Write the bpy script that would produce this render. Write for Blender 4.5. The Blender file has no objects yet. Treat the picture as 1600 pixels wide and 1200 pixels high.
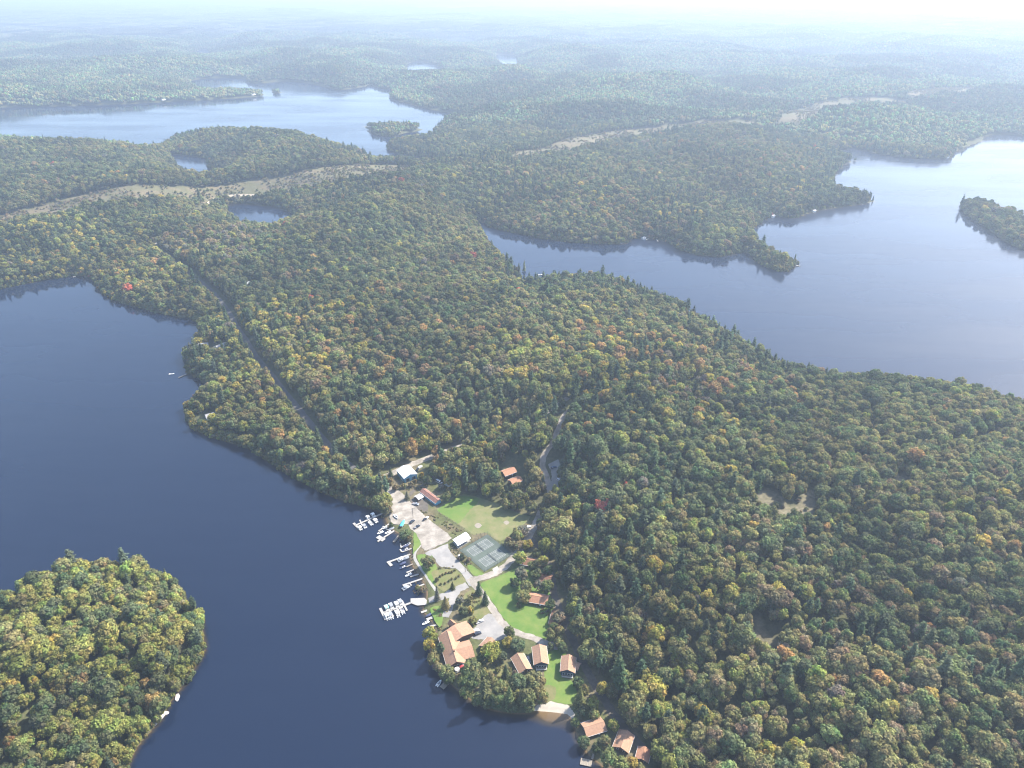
import bpy, bmesh, math, random
import numpy as np
from mathutils import Vector, Matrix
from mathutils.geometry import tessellate_polygon

# ------------------------------------------------------------------ camera, sky, sun, exposure
SC = bpy.context.scene
COL = SC.collection
CAM_H, PITCH, FPX = 400.0, math.radians(29.3), 1111.0
cam_data = bpy.data.cameras.new('camera')
cam_data.sensor_width = 36.0
cam_data.lens = 36.0 * FPX / 1600.0
cam_data.clip_start = 1.0
cam_data.clip_end = 120000.0
cam = bpy.data.objects.new('camera', cam_data)
cam.location = (0, 0, CAM_H)
cam.rotation_euler = (math.pi / 2 - PITCH, 0, 0)
COL.objects.link(cam)
SC.camera = cam

SUN_EL = math.radians(43)
SUN_AZ = math.radians(57)            # clockwise from +Y (the view direction)
world = bpy.data.worlds.new('World')
SC.world = world
world.use_nodes = True
wn = world.node_tree
wn.nodes.clear()
w_out = wn.nodes.new('ShaderNodeOutputWorld')
w_bg = wn.nodes.new('ShaderNodeBackground')
w_sky = wn.nodes.new('ShaderNodeTexSky')
w_sky.sky_type = 'NISHITA'
w_sky.sun_disc = False
w_sky.sun_elevation = SUN_EL
w_sky.sun_rotation = SUN_AZ
w_sky.altitude = 400
w_sky.air_density = 1.0
w_sky.dust_density = 1.8
w_sky.ozone_density = 1.4
w_bg.inputs['Strength'].default_value = 0.15
wn.links.new(w_sky.outputs[0], w_bg.inputs['Color'])
wn.links.new(w_bg.outputs[0], w_out.inputs['Surface'])

sun_data = bpy.data.lights.new('sun', 'SUN')
sun_data.energy = 5.0
sun_data.angle = math.radians(0.53)
sun_data.color = (1.0, 0.94, 0.84)
sun = bpy.data.objects.new('sun', sun_data)
to_sun = Vector((math.cos(SUN_EL) * math.sin(SUN_AZ), math.cos(SUN_EL) * math.cos(SUN_AZ), math.sin(SUN_EL)))
sun.rotation_euler = to_sun.to_track_quat('Z', 'Y').to_euler()
sun.location = (0, 0, 600)
COL.objects.link(sun)

SC.view_settings.view_transform = 'Standard'
SC.view_settings.look = 'None'
SC.view_settings.exposure = 1.68
SC.view_settings.gamma = 1.0
SC.view_settings.use_curve_mapping = False
SC.render.engine = 'CYCLES'
SC.cycles.max_bounces = 5
SC.cycles.diffuse_bounces = 2
SC.cycles.glossy_bounces = 2
SC.cycles.transmission_bounces = 2
SC.cycles.volume_bounces = 0
SC.cycles.use_denoising = True
SC.cycles.filter_width = 1.1
SC.cycles.denoising_input_passes = 'RGB_ALBEDO_NORMAL'
SC.cycles.denoising_prefilter = 'ACCURATE'

HAZE_DENSITY = 0.000155
HAZE_G = 0.26
HAZE_COLOR = (0.455, 0.555, 0.70)

# ------------------------------------------------------------------ pixel <-> ground
CP, SP = math.cos(PITCH), math.sin(PITCH)
def P(px, py, z=0.0):
    """point of the place at height z that the photograph shows at (px, py), 1600 x 1200"""
    dx = (px - 800.0) / FPX
    dy = (600.0 - py) / FPX
    d = (dx, CP + dy * SP, -SP + dy * CP)
    t = (CAM_H - z) / -d[2]
    return (d[0] * t, d[1] * t)
def PX(x, y, z):
    """photo pixel of a place point (arrays)"""
    dz = z - CAM_H
    f = y * CP - dz * SP
    u = y * SP + dz * CP
    return 800 + FPX * x / f, 600 - FPX * u / f, f

# ------------------------------------------------------------------ numeric helpers
def vnoise(x, y, seed=0):
    x = np.asarray(x, float); y = np.asarray(y, float)
    xi = np.floor(x).astype(np.int64); yi = np.floor(y).astype(np.int64)
    fx = x - xi; fy = y - yi
    fx = fx * fx * (3 - 2 * fx); fy = fy * fy * (3 - 2 * fy)
    def h(a, b):
        n = (a * 374761393 + b * 668265263 + seed * 974634777) & 0xffffffff
        n = ((n ^ (n >> 13)) * 1274126177) & 0xffffffff
        n = n ^ (n >> 16)
        return (n & 0xffffff) / float(0xffffff)
    a = h(xi, yi); b = h(xi + 1, yi); c = h(xi, yi + 1); d = h(xi + 1, yi + 1)
    return (a * (1 - fx) + b * fx) * (1 - fy) + (c * (1 - fx) + d * fx) * fy
def fbm(x, y, seed=0, oct=3):
    s = 0; a = 1.0; t = 0
    for k in range(oct):
        s = s + a * vnoise(x * 2 ** k, y * 2 ** k, seed + k * 17); t += a; a *= 0.5
    return s / t
def sstep(a, b, x):
    t = np.clip((x - a) / (b - a), 0, 1)
    return t * t * (3 - 2 * t)
def smooth_poly(pts, n=4, closed=True):
    pts = np.array(pts, float); m = len(pts); out = []
    rng = range(m) if closed else range(m - 1)
    for i in rng:
        if closed:
            p0, p1, p2, p3 = pts[i - 1], pts[i], pts[(i + 1) % m], pts[(i + 2) % m]
        else:
            p0, p1, p2, p3 = pts[max(i - 1, 0)], pts[i], pts[i + 1], pts[min(i + 2, m - 1)]
        for k in range(n):
            t = k / n
            out.append(0.5 * ((2 * p1) + (-p0 + p2) * t + (2 * p0 - 5 * p1 + 4 * p2 - p3) * t * t + (-p0 + 3 * p1 - 3 * p2 + p3) * t ** 3))
    if not closed: out.append(pts[-1])
    return np.array(out)
def sdf(poly, x, y, cap=400.0):
    """signed distance, positive inside; capped outside the polygon's neighbourhood"""
    x = np.asarray(x, float); y = np.asarray(y, float)
    res = np.full(x.shape, -cap)
    x0, y0 = poly.min(0) - cap; x1, y1 = poly.max(0) + cap
    sel = np.nonzero((x > x0) & (x < x1) & (y > y0) & (y < y1))[0]
    for c in range(0, len(sel), 60000):
        s = sel[c:c + 60000]; qx = x[s]; qy = y[s]
        best = np.full(len(s), 1e18); ins = np.zeros(len(s), bool)
        m = len(poly)
        for i in range(m):
            ax, ay = poly[i]; bx, by = poly[(i + 1) % m]
            ex, ey = bx - ax, by - ay
            wx, wy = qx - ax, qy - ay
            L = ex * ex + ey * ey + 1e-9
            t = np.clip((wx * ex + wy * ey) / L, 0, 1)
            dx = wx - ex * t; dy = wy - ey * t
            np.minimum(best, dx * dx + dy * dy, out=best)
            if ay != by:
                cr = (ay > qy) != (by > qy)
                ins ^= cr & (qx < ex * (qy - ay) / (by - ay) + ax)
        dd = np.minimum(np.sqrt(best), cap)
        res[s] = np.where(ins, dd, -dd)
    return res
def pix_poly(pts, z=0.0, n=4):
    """polygon from photo pixels; a point may carry its own height as a third value"""
    return smooth_poly([P(p[0], p[1], p[2] if len(p) > 2 else z) for p in pts], n)

# ------------------------------------------------------------------ the lakes
LAKES = {}
LAKES['near'] = pix_poly([
    (-500, 520), (-200, 480), (0, 452), (40, 443), (90, 435), (130, 431), (146, 438), (156, 453), (176, 468), (206, 478), (240, 488),
    (275, 495), (300, 500), (312, 512), (304, 535), (290, 548), (288, 566), (296, 584), (320, 600), (330, 606), (312, 618), (297, 632), (294, 650), (300, 666), (318, 678),
    (345, 686), (370, 693), (396, 703), (422, 721), (452, 741), (482, 758), (512, 771), (542, 783), (572, 794), (596, 801),
    (603, 808), (607, 820), (617, 829), (629, 836), (638, 846), (643, 858), (642, 870), (645, 882), (652, 893), (659, 903), (665, 914), (668, 925),
    (667, 938), (662, 948), (664, 957), (672, 964), (679, 974), (683, 984), (680, 998), (677, 1014), (680, 1032), (690, 1050), (702, 1064), (716, 1078), (738, 1094),
    (764, 1107), (792, 1113), (820, 1114), (838, 1109), (862, 1110), (880, 1113), (892, 1119), (896, 1130), (903, 1150), (912, 1168), (926, 1184), (942, 1197), (960, 1225), (950, 1300), (800, 1500), (0, 1500), (-900, 1300), (-1200, 800)], 0)
LAKES['right'] = pix_poly([
    (744, 344), (770, 356), (800, 363), (850, 373), (900, 379), (945, 381), (975, 380), (988, 373), (1010, 373), (1036, 376), (1060, 389), (1090, 398),
    (1130, 400), (1166, 394), (1180, 406), (1200, 419), (1224, 424), (1240, 416), (1246, 404, 6), (1234, 396, 14), (1206, 384, 16), (1184, 367, 14), (1174, 357, 4), (1190, 346), (1206, 338), (1238, 341),
    (1266, 333), (1292, 327), (1330, 322), (1366, 315), (1376, 311, 4), (1368, 305, 12), (1345, 296, 16), (1318, 290, 18), (1304, 281, 14), (1308, 267), (1330, 253), (1343, 249, 2), (1341, 246, 10), (1324, 241, 14), (1300, 234, 10), (1330, 232),
    (1370, 240), (1420, 247), (1482, 248), (1494, 236), (1532, 222), (1542, 213), (1580, 211), (1640, 217), (1800, 225), (2100, 300), (2200, 560), (1900, 700),
    (1700, 650, 14), (1600, 620, 14), (1550, 607, 14), (1500, 594, 14), (1430, 585, 14), (1370, 578, 14), (1300, 578, 14), (1240, 562, 14), (1180, 537, 14), (1130, 512, 12), (1090, 487, 10), (1040, 466, 8), (990, 448, 6), (930, 433, 4), (870, 438, 4), (835, 445, 2),
    (812, 446, 0), (798, 446, 0), (806, 436, 4), (814, 424, 10), (802, 410, 12), (784, 392, 12), (764, 370, 12), (752, 354, 8)], 0)
LAKES['upper'] = pix_poly([
    (-300, 175), (0, 168), (100, 166), (186, 163), (270, 159), (360, 154), (402, 151), (412, 146, 6), (405, 140, 14), (350, 137, 18), (312, 135, 18), (300, 127), (330, 122), (380, 123), (388, 129), (410, 130), (440, 127), (480, 130),
    (516, 138), (530, 141), (560, 137), (574, 134), (577, 128), (580, 134), (600, 139), (612, 141), (610, 154), (640, 162), (680, 173), (720, 178), (746, 176), (700, 183, 3), (690, 192, 3), (678, 203, 3), (677, 213), (656, 214, 8),
    (620, 218, 10), (606, 226, 3), (608, 236), (627, 241), (665, 246), (690, 250), (682, 256), (662, 254, 6), (630, 248, 8), (590, 246, 10), (575, 236, 16), (560, 229, 18), (500, 217, 18), (420, 208, 18), (340, 202, 18), (290, 203, 18), (262, 213, 16),
    (250, 226, 12), (236, 231, 10), (222, 228, 14), (186, 219, 16), (100, 214, 16), (0, 210, 16), (-300, 225)], 0)
LAKES['bay'] = pix_poly([(268, 242), (296, 244), (323, 249), (322, 258), (330, 266), (349, 270), (346, 275, 4), (326, 276, 10), (300, 270, 12), (284, 260, 12), (272, 250, 10)], 0)
LAKES['pond'] = pix_poly([(353, 326), (366, 319), (396, 320), (430, 325), (456, 333), (454, 343, 6), (430, 348, 14), (400, 347, 16), (372, 342, 14)], 0)
LAKES['river'] = pix_poly([(636, 101), (655, 96), (678, 101), (692, 108), (697, 115), (684, 120, 14), (668, 112, 20), (640, 110, 20)], 0)
LAKES['tarn'] = pix_poly([(773, 87), (790, 85), (806, 88), (808, 99, 16), (788, 100, 18)], 0)
LAKES['pool'] = pix_poly([(700, 60), (720, 58), (740, 61), (736, 67, 14), (706, 67, 14)], 0)
LAKES['mere'] = pix_poly([(308, 80), (322, 79), (330, 84), (326, 88, 14), (308, 88, 14)], 0)
LAKES['horizon'] = pix_poly([(640, 15), (700, 9), (800, 8), (950, 7), (1110, 4), (1120, 8), (1000, 12), (940, 14), (800, 15), (700, 17)], 0)
LAKES['horizon_bay'] = pix_poly([(350, 10), (420, 9), (422, 13), (356, 13)], 0)
ISLES = {}
ISLES['large'] = pix_poly([(-60, 935, 17), (0, 914, 17), (40, 890, 17), (75, 876, 17), (115, 870, 17), (170, 866, 17), (230, 873, 17), (260, 887, 16), (284, 915, 14), (306, 943, 12), (317, 975, 8), (320, 1003, 4),
    (318, 1020, 0), (303, 1042), (288, 1070), (266, 1097), (240, 1134), (221, 1156), (208, 1172), (196, 1205), (170, 1290), (-100, 1400), (-500, 1300), (-400, 1000)], 0)
ISLES['small'] = pix_poly([(1497, 316, 0), (1508, 334), (1535, 354), (1563, 373), (1586, 385), (1640, 402), (1680, 395), (1660, 360, 16), (1610, 336, 16), (1572, 321, 16), (1535, 310, 16), (1510, 311, 12)], 0)
ISLES['wooded'] = pix_poly([(568, 197), (585, 210), (612, 214), (634, 208), (658, 204), (656, 196, 10), (640, 191, 16), (600, 190, 16), (575, 191, 14)], 0)
ISLES['round'] = pix_poly([(420, 141), (428, 146), (444, 145), (443, 140, 12), (430, 138, 14)], 0)

# ------------------------------------------------------------------ clearings
CLEAR = pix_poly([(584, 743), (604, 736), (640, 719), (690, 701), (735, 687), (770, 677), (780, 684), (706, 712), (668, 734), (686, 752), (700, 764), (716, 770), (756, 777), (800, 797), (832, 806),
    (840, 796), (846, 800), (842, 830), (848, 866), (864, 872), (874, 932), (891, 975), (922, 1040), (957, 1105), (1000, 1152), (1026, 1184), (1030, 1222), (930, 1222), (905, 1172), (890, 1125), (840, 1112), (820, 1118), (764, 1112), (716, 1084),
    (690, 1056), (674, 1030), (670, 1000), (676, 984), (655, 955), (660, 920), (640, 880), (636, 850), (612, 832), (602, 806), (608, 792), (613, 778), (598, 760)], 1.2, 2)
YARD = pix_poly([(852, 722), (868, 722), (878, 736), (878, 752), (866, 766), (850, 776), (846, 744)], 2, 2)
TWIN = pix_poly([(780, 748), (792, 732), (814, 730), (826, 745), (830, 768), (806, 766), (792, 762)], 4, 2)
# ------------------------------------------------------------------ terrain: one sheet, finer towards the camera's side
R0, RQ, NR = 150.0, 1.0062, 912
RAD = R0 * RQ ** np.arange(NR)
AZ = np.radians(np.concatenate([np.arange(-80, -57, 2.0), np.arange(-57, 57.01, 0.3), np.arange(59, 81, 2.0)]))
NA = len(AZ)
GX = (RAD[:, None] * np.sin(AZ)[None, :]).ravel()
GY = (RAD[:, None] * np.cos(AZ)[None, :]).ravel()
lake_s = np.full(GX.shape, -400.0); lake_id = np.zeros(GX.shape, int)
for k, (nm, poly) in enumerate(LAKES.items()):
    s = sdf(poly, GX, GY)
    m = s > lake_s
    lake_s = np.where(m, s, lake_s); lake_id = np.where(m, k, lake_id)
isle_s = np.full(GX.shape, -400.0)
for poly in ISLES.values(): isle_s = np.maximum(isle_s, sdf(poly, GX, GY))
D = -np.minimum(lake_s, -isle_s)                     # > 0 on land: metres from the water
clear_s = sdf(CLEAR, GX, GY, 120.0)
rr = np.hypot(GX, GY)
wig = (fbm(GX / 22, GY / 22, 5) - 0.5) * 7 * (1 - sstep(-25, 0, clear_s)) * sstep(0, 500, rr)
D = D + wig * (np.abs(D) < 399)
hill = 14 + 34 * fbm(GX / 620, GY / 620, 11) + 30 * sstep(0.45, 0.8, fbm(GX / 1700, GY / 1700, 3)) * sstep(1500, 4000, rr)
relief = (fbm(GX / 130, GY / 130, 23) - 0.5) * 22 + (fbm(GX / 330, GY / 330, 29, 2) - 0.5) * 56 * sstep(700, 1300, rr) + (fbm(GX / 420, GY / 260, 37, 2) - 0.5) * 70 * sstep(1500, 2600, rr)
dp = np.maximum(D, 0)
up = 1 - np.exp(-(dp / 130.0) ** 1.25)
Z = 1.2 * (1 - np.exp(-dp / 2.5)) + hill * up * 0.95 + relief * sstep(10, 150, dp)
flat = sstep(-70, 4, clear_s)
Z = np.where(D > 0, Z * (1 - flat) + 1.2 * (1 - np.exp(-dp / 2.5)) * flat, 0)
bx0, by0 = P(862, 1112, 0)
shelf = np.maximum(0.26 * sstep(-60, 0, clear_s), 0.46 * np.exp(-((GX - bx0) ** 2 + (GY - by0) ** 2) / 26.0 ** 2))
Z = np.where(D <= 0, -np.minimum(7.0, 0.05 - D * (1.3 - 2.9 * np.minimum(shelf, 0.43))), np.maximum(Z, 0.02 * dp * (1 - flat)))
def grid_at(A, x, y):
    r = np.maximum(np.hypot(x, y), R0); a = np.arctan2(x, y)
    fi = np.clip(np.log(r / R0) / math.log(RQ), 0, NR - 1.001)
    fj = np.clip(np.interp(a, AZ, np.arange(NA)), 0, NA - 1.001)
    i = fi.astype(int); j = fj.astype(int); u = fi - i; v = fj - j
    G = A.reshape(NR, NA)
    return (G[i, j] * (1 - v) + G[i, j + 1] * v) * (1 - u) + (G[i + 1, j] * (1 - v) + G[i + 1, j + 1] * v) * u
def TZ(x, y):
    return float(grid_at(Z, np.array([x], float), np.array([y], float))[0])

def land(px, py):
    """where the ray through a photo pixel meets the ground"""
    z = 5.0
    for _ in range(25):
        z = 0.6 * z + 0.4 * max(TZ(*P(px, py, z)), 0.0)
    return P(px, py, z)
def land_poly(pts): return smooth_poly([land(a, b) for a, b in pts], 2)
DRY = [land_poly(t + [(p[0], p[1] + k) for p in b]) for t, b, k in (
    ([(-80, 356), (0, 338), (60, 322), (110, 308), (160, 297), (250, 290), (350, 290), (400, 280), (470, 268), (540, 259), (590, 257), (645, 262)],
     [(640, 265), (600, 269), (560, 276), (500, 288), (440, 296), (405, 304), (350, 306), (290, 308), (220, 309), (150, 319), (80, 336), (30, 346), (-80, 366)], 8),
    ([(800, 240), (850, 232), (900, 215), (950, 206), (1000, 200), (1080, 192), (1172, 188)], [(1170, 192), (1080, 197), (1020, 208), (960, 217), (910, 228), (860, 240), (800, 248)], 6),
    ([(1220, 183), (1260, 170), (1300, 158), (1340, 153), (1412, 157)], [(1410, 160), (1340, 158), (1310, 168), (1270, 180), (1225, 188)], 4),
    ([(1420, 148), (1460, 139), (1522, 137)], [(1520, 141), (1460, 146), (1425, 152)], 2))]
ROCKY = [land_poly(q) for q in (
    [(1180, 764), (1212, 764), (1236, 792), (1256, 768), (1276, 772), (1276, 810), (1252, 822), (1214, 814), (1192, 800)],
    [(1168, 966), (1188, 960), (1204, 986), (1218, 1006), (1200, 1030), (1178, 1010)],
    [(1396, 742), (1412, 738), (1428, 752), (1424, 766), (1400, 766)], [(1500, 692), (1540, 678), (1560, 680), (1545, 694), (1516, 704)], [(1056, 600), (1090, 594), (1100, 604), (1080, 612)])]
# forest roads: pixel polyline, half width (m), surface, unprojection height
ROADS = [
    ([(590, 752), (560, 736), (528, 712), (498, 678), (468, 640), (440, 606), (418, 578), (394, 548), (374, 516), (358, 488), (336, 460), (316, 442), (290, 422), (262, 402), (238, 384)], 3.0, 'asphalt', 14),
    ([(238, 384), (262, 366), (300, 340), (326, 318), (346, 308), (380, 305), (406, 305)], 4.0, 'sand', 20),
    ([(768, 686), (800, 672), (836, 655), (862, 640), (890, 620)], 2.6, 'gravel', 8),
    ([(892, 640), (880, 652), (870, 676), (862, 694), (850, 712), (848, 730), (856, 752), (860, 772), (850, 788)], 2.8, 'gravel', 6),
]
ROADW = [(smooth_poly([land(a, b) for a, b in pts], 6, False), hw, s) for pts, hw, s, z in ROADS]
def line_dist(line, x, y, cap=120.0):
    res = np.full(x.shape, cap)
    x0, y0 = line.min(0) - cap; x1, y1 = line.max(0) + cap
    sel = np.nonzero((x > x0) & (x < x1) & (y > y0) & (y < y1))[0]
    qx, qy = x[sel], y[sel]; best = np.full(len(sel), cap * cap)
    for i in range(len(line) - 1):
        ax, ay = line[i]; ex, ey = line[i + 1] - line[i]
        t = np.clip(((qx - ax) * ex + (qy - ay) * ey) / (ex * ex + ey * ey + 1e-9), 0, 1)
        best = np.minimum(best, (qx - ax - ex * t) ** 2 + (qy - ay - ey * t) ** 2)
    res[sel] = np.sqrt(best)
    return res

# ------------------------------------------------------------------ materials
def srgb(r, g, b):
    f = lambda c: c / 12.92 if c <= 0.04045 else ((c + 0.055) / 1.055) ** 2.4
    return (f(r / 255), f(g / 255), f(b / 255), 1)
MATS = {}
def mat(name, color, rough=0.8, noise=0.0, scale=0.5, metal=0.0, color2=None, bump=0.0, spec=0.3):
    if name in MATS: return MATS[name]
    m = bpy.data.materials.new(name); m.use_nodes = True
    nt = m.node_tree; b = nt.nodes['Principled BSDF']
    b.inputs['Roughness'].default_value = rough
    b.inputs['Metallic'].default_value = metal
    b.inputs['Specular IOR Level'].default_value = spec
    c = tuple(color[:3]) + (1,)
    if noise > 0 or color2:
        geo = nt.nodes.new('ShaderNodeNewGeometry')
        n1 = nt.nodes.new('ShaderNodeTexNoise'); n1.inputs['Scale'].default_value = scale; n1.inputs['Detail'].default_value = 6; n1.inputs['Roughness'].default_value = 0.65
        nt.links.new(geo.outputs['Position'], n1.inputs['Vector'])
        mx = nt.nodes.new('ShaderNodeMix'); mx.data_type = 'RGBA'
        if color2 is None:
            lo = tuple(v * (1 - noise) for v in c[:3]) + (1,); hi = tuple(min(1, v * (1 + noise)) for v in c[:3]) + (1,)
        else:
            lo, hi = c, tuple(color2[:3]) + (1,)
        mx.inputs[6].default_value = lo; mx.inputs[7].default_value = hi
        rp = nt.nodes.new('ShaderNodeMapRange'); rp.inputs[1].default_value = 0.32; rp.inputs[2].default_value = 0.68
        nt.links.new(n1.outputs['Fac'], rp.inputs[0]); nt.links.new(rp.outputs[0], mx.inputs[0])
        nt.links.new(mx.outputs[2], b.inputs['Base Color'])
        if bump:
            bp = nt.nodes.new('ShaderNodeBump'); bp.inputs['Strength'].default_value = bump; bp.inputs['Distance'].default_value = 0.3
            nt.links.new(n1.outputs['Fac'], bp.inputs['Height']); nt.links.new(bp.outputs[0], b.inputs['Normal'])
    else:
        b.inputs['Base Color'].default_value = c
    MATS[name] = m
    return m

def foliage_material(name):
    m = bpy.data.materials.new(name); m.use_nodes = True
    nt = m.node_tree; nt.nodes.clear()
    out = nt.nodes.new('ShaderNodeOutputMaterial')
    at = nt.nodes.new('ShaderNodeAttribute'); at.attribute_type = 'INSTANCER'; at.attribute_name = 'tint'
    fc = nt.nodes.new('ShaderNodeAttribute'); fc.attribute_type = 'GEOMETRY'; fc.attribute_name = 'leaf'
    mx = nt.nodes.new('ShaderNodeMix'); mx.data_type = 'RGBA'; mx.blend_type = 'MULTIPLY'; mx.inputs[0].default_value = 1
    nt.links.new(at.outputs['Color'], mx.inputs[6]); nt.links.new(fc.outputs['Color'], mx.inputs[7])
    df = nt.nodes.new('ShaderNodeBsdfDiffuse'); tr = nt.nodes.new('ShaderNodeBsdfTranslucent')
    ms = nt.nodes.new('ShaderNodeMixShader'); ms.inputs[0].default_value = 0.36
    for s in (df, tr): nt.links.new(mx.outputs[2], s.inputs['Color'])
    nt.links.new(df.outputs[0], ms.inputs[1]); nt.links.new(tr.outputs[0], ms.inputs[2])
    nt.links.new(ms.outputs[0], out.inputs['Surface'])
    return m
M_LEAF = foliage_material('foliage')
M_BARK = mat('bark', (0.09, 0.075, 0.06), 0.9)

# ground cover colours, per vertex of the sheet: leaf litter, dry grass, bare rock, shore
cover = np.empty((len(GX), 4)); cover[:, 3] = 1
n1 = fbm(GX / 14, GY / 14, 41); n2 = fbm(GX / 60, GY / 60, 43)
lit = np.array([0.055, 0.050, 0.032]); lit2 = np.array([0.075, 0.082, 0.035])
cover[:, :3] = lit + (lit2 - lit) * n1[:, None]
dry_s = np.full(GX.shape, -120.0)
for q in DRY: dry_s = np.maximum(dry_s, sdf(q, GX, GY, 120.0))
dry_s = dry_s + (n2 - 0.5) * 30
wd = sstep(-6, 6, dry_s)[:, None]
dry_c = np.array([0.118, 0.096, 0.058]) + (np.array([0.088, 0.084, 0.044]) - np.array([0.118, 0.096, 0.058])) * sstep(0.35, 0.65, fbm(GX / 35, GY / 18, 47))[:, None]
cover[:, :3] = cover[:, :3] * (1 - wd) + dry_c * wd
rock_s = np.full(GX.shape, -120.0)
for q in ROCKY: rock_s = np.maximum(rock_s, sdf(q, GX, GY, 120.0))
wr = sstep(-2, 3, rock_s + (n1 - 0.5) * 8)[:, None]
cover[:, :3] = cover[:, :3] * (1 - wr) + (np.array([0.118, 0.104, 0.066]) * (0.7 + 0.6 * n1[:, None])) * wr
wc = sstep(-8, 2, clear_s)[:, None]
cover[:, :3] = cover[:, :3] * (1 - wc) + (np.array([0.070, 0.076, 0.032]) + (np.array([0.105, 0.088, 0.052]) - np.array([0.070, 0.076, 0.032])) * sstep(0.4, 0.62, n1)[:, None]) * wc
def make_mesh(name, verts, faces4):
    me = bpy.data.meshes.new(name)
    verts = np.asarray(verts, np.float32); faces4 = np.asarray(faces4, np.int32)
    k = faces4.shape[1]
    me.vertices.add(len(verts)); me.vertices.foreach_set('co', verts.ravel())
    me.loops.add(faces4.size); me.loops.foreach_set('vertex_index', faces4.ravel())
    me.polygons.add(len(faces4)); me.polygons.foreach_set('loop_start', np.arange(0, faces4.size, k, dtype=np.int32))
    me.update(calc_edges=True)
    return me
ii, jj = np.meshgrid(np.arange(NR - 1), np.arange(NA - 1), indexing='ij')
q0 = (ii * NA + jj).ravel()
QUADS = np.stack([q0, q0 + NA, q0 + NA + 1, q0 + 1], 1)[:, ::-1]
g_me = make_mesh('ground', np.stack([GX, GY, Z], 1), QUADS)
ca = g_me.color_attributes.new('cover', 'FLOAT_COLOR', 'POINT'); ca.data.foreach_set('color', cover.astype(np.float32).ravel())
g_me.polygons.foreach_set('use_smooth', np.ones(len(QUADS), bool))
m_g = bpy.data.materials.new('ground'); m_g.use_nodes = True
nt = m_g.node_tree; b = nt.nodes['Principled BSDF']; b.inputs['Roughness'].default_value = 0.95; b.inputs['Specular IOR Level'].default_value = 0.1
at = nt.nodes.new('ShaderNodeAttribute'); at.attribute_name = 'cover'
geo = nt.nodes.new('ShaderNodeNewGeometry'); nz = nt.nodes.new('ShaderNodeTexNoise'); nz.inputs['Scale'].default_value = 0.35; nz.inputs['Detail'].default_value = 7; nz.inputs['Roughness'].default_value = 0.7
nt.links.new(geo.outputs['Position'], nz.inputs['Vector'])
rp = nt.nodes.new('ShaderNodeMapRange'); rp.inputs[1].default_value = 0.3; rp.inputs[2].default_value = 0.7; rp.inputs[3].default_value = 0.6; rp.inputs[4].default_value = 1.45
nt.links.new(nz.outputs['Fac'], rp.inputs[0])
vm = nt.nodes.new('ShaderNodeVectorMath'); vm.operation = 'SCALE'
nt.links.new(at.outputs['Color'], vm.inputs[0]); nt.links.new(rp.outputs[0], vm.inputs['Scale'])
nt.links.new(vm.outputs[0], b.inputs['Base Color'])
g_me.materials.append(m_g)
ground = bpy.data.objects.new('ground', g_me); COL.objects.link(ground)
ground['kind'] = 'structure'; ground['label'] = 'rolling wooded land around the lakes with dry clearings'

# the water: level sheets, one for each lake, brown where the sandy bottom lies close below
m_w = bpy.data.materials.new('lake_water'); m_w.use_nodes = True
nt = m_w.node_tree; b = nt.nodes['Principled BSDF']
b.inputs['Roughness'].default_value = 0.06; b.inputs['IOR'].default_value = 1.333
at = nt.nodes.new('ShaderNodeAttribute'); at.attribute_name = 'depth'
rmp = nt.nodes.new('ShaderNodeValToRGB')
rmp.color_ramp.elements[0].position = 0.0; rmp.color_ramp.elements[0].color = (0.13, 0.085, 0.04, 1)
rmp.color_ramp.elements[1].position = 1.0; rmp.color_ramp.elements[1].color = (0.004, 0.009, 0.024, 1)
e = rmp.color_ramp.elements.new(0.3); e.color = (0.030, 0.024, 0.016, 1)
nt.links.new(at.outputs['Fac'], rmp.inputs[0]); nt.links.new(rmp.outputs[0], b.inputs['Base Color'])
geo = nt.nodes.new('ShaderNodeNewGeometry')
mp = nt.nodes.new('ShaderNodeMapping'); mp.inputs['Rotation'].default_value = (0, 0, 0.5); mp.inputs['Scale'].default_value = (0.25, 0.6, 0.4)
nt.links.new(geo.outputs['Position'], mp.inputs['Vector'])
nz = nt.nodes.new('ShaderNodeTexNoise'); nz.inputs['Scale'].default_value = 1.0; nz.inputs['Detail'].default_value = 5; nz.inputs['Roughness'].default_value = 0.6
nt.links.new(mp.outputs[0], nz.inputs['Vector'])
bp = nt.nodes.new('ShaderNodeBump'); bp.inputs['Strength'].default_value = 0.2; bp.inputs['Distance'].default_value = 0.12
nt.links.new(nz.outputs['Fac'], bp.inputs['Height']); nt.links.new(bp.outputs[0], b.inputs['Normal'])
nz2 = nt.nodes.new('ShaderNodeTexNoise'); nz2.inputs['Scale'].default_value = 0.006; nz2.inputs['Detail'].default_value = 4
mp2 = nt.nodes.new('ShaderNodeMapping'); mp2.inputs['Rotation'].default_value = (0, 0, 0.4); mp2.inputs['Scale'].default_value = (0.5, 1.6, 1)
nt.links.new(geo.outputs['Position'], mp2.inputs['Vector']); nt.links.new(mp2.outputs[0], nz2.inputs['Vector'])
rp = nt.nodes.new('ShaderNodeMapRange'); rp.inputs[1].default_value = 0.35; rp.inputs[2].default_value = 0.7; rp.inputs[3].default_value = 0.04; rp.inputs[4].default_value = 0.16
nt.links.new(nz2.outputs['Fac'], rp.inputs[0]); nt.links.new(rp.outputs[0], b.inputs['Roughness'])

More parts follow.
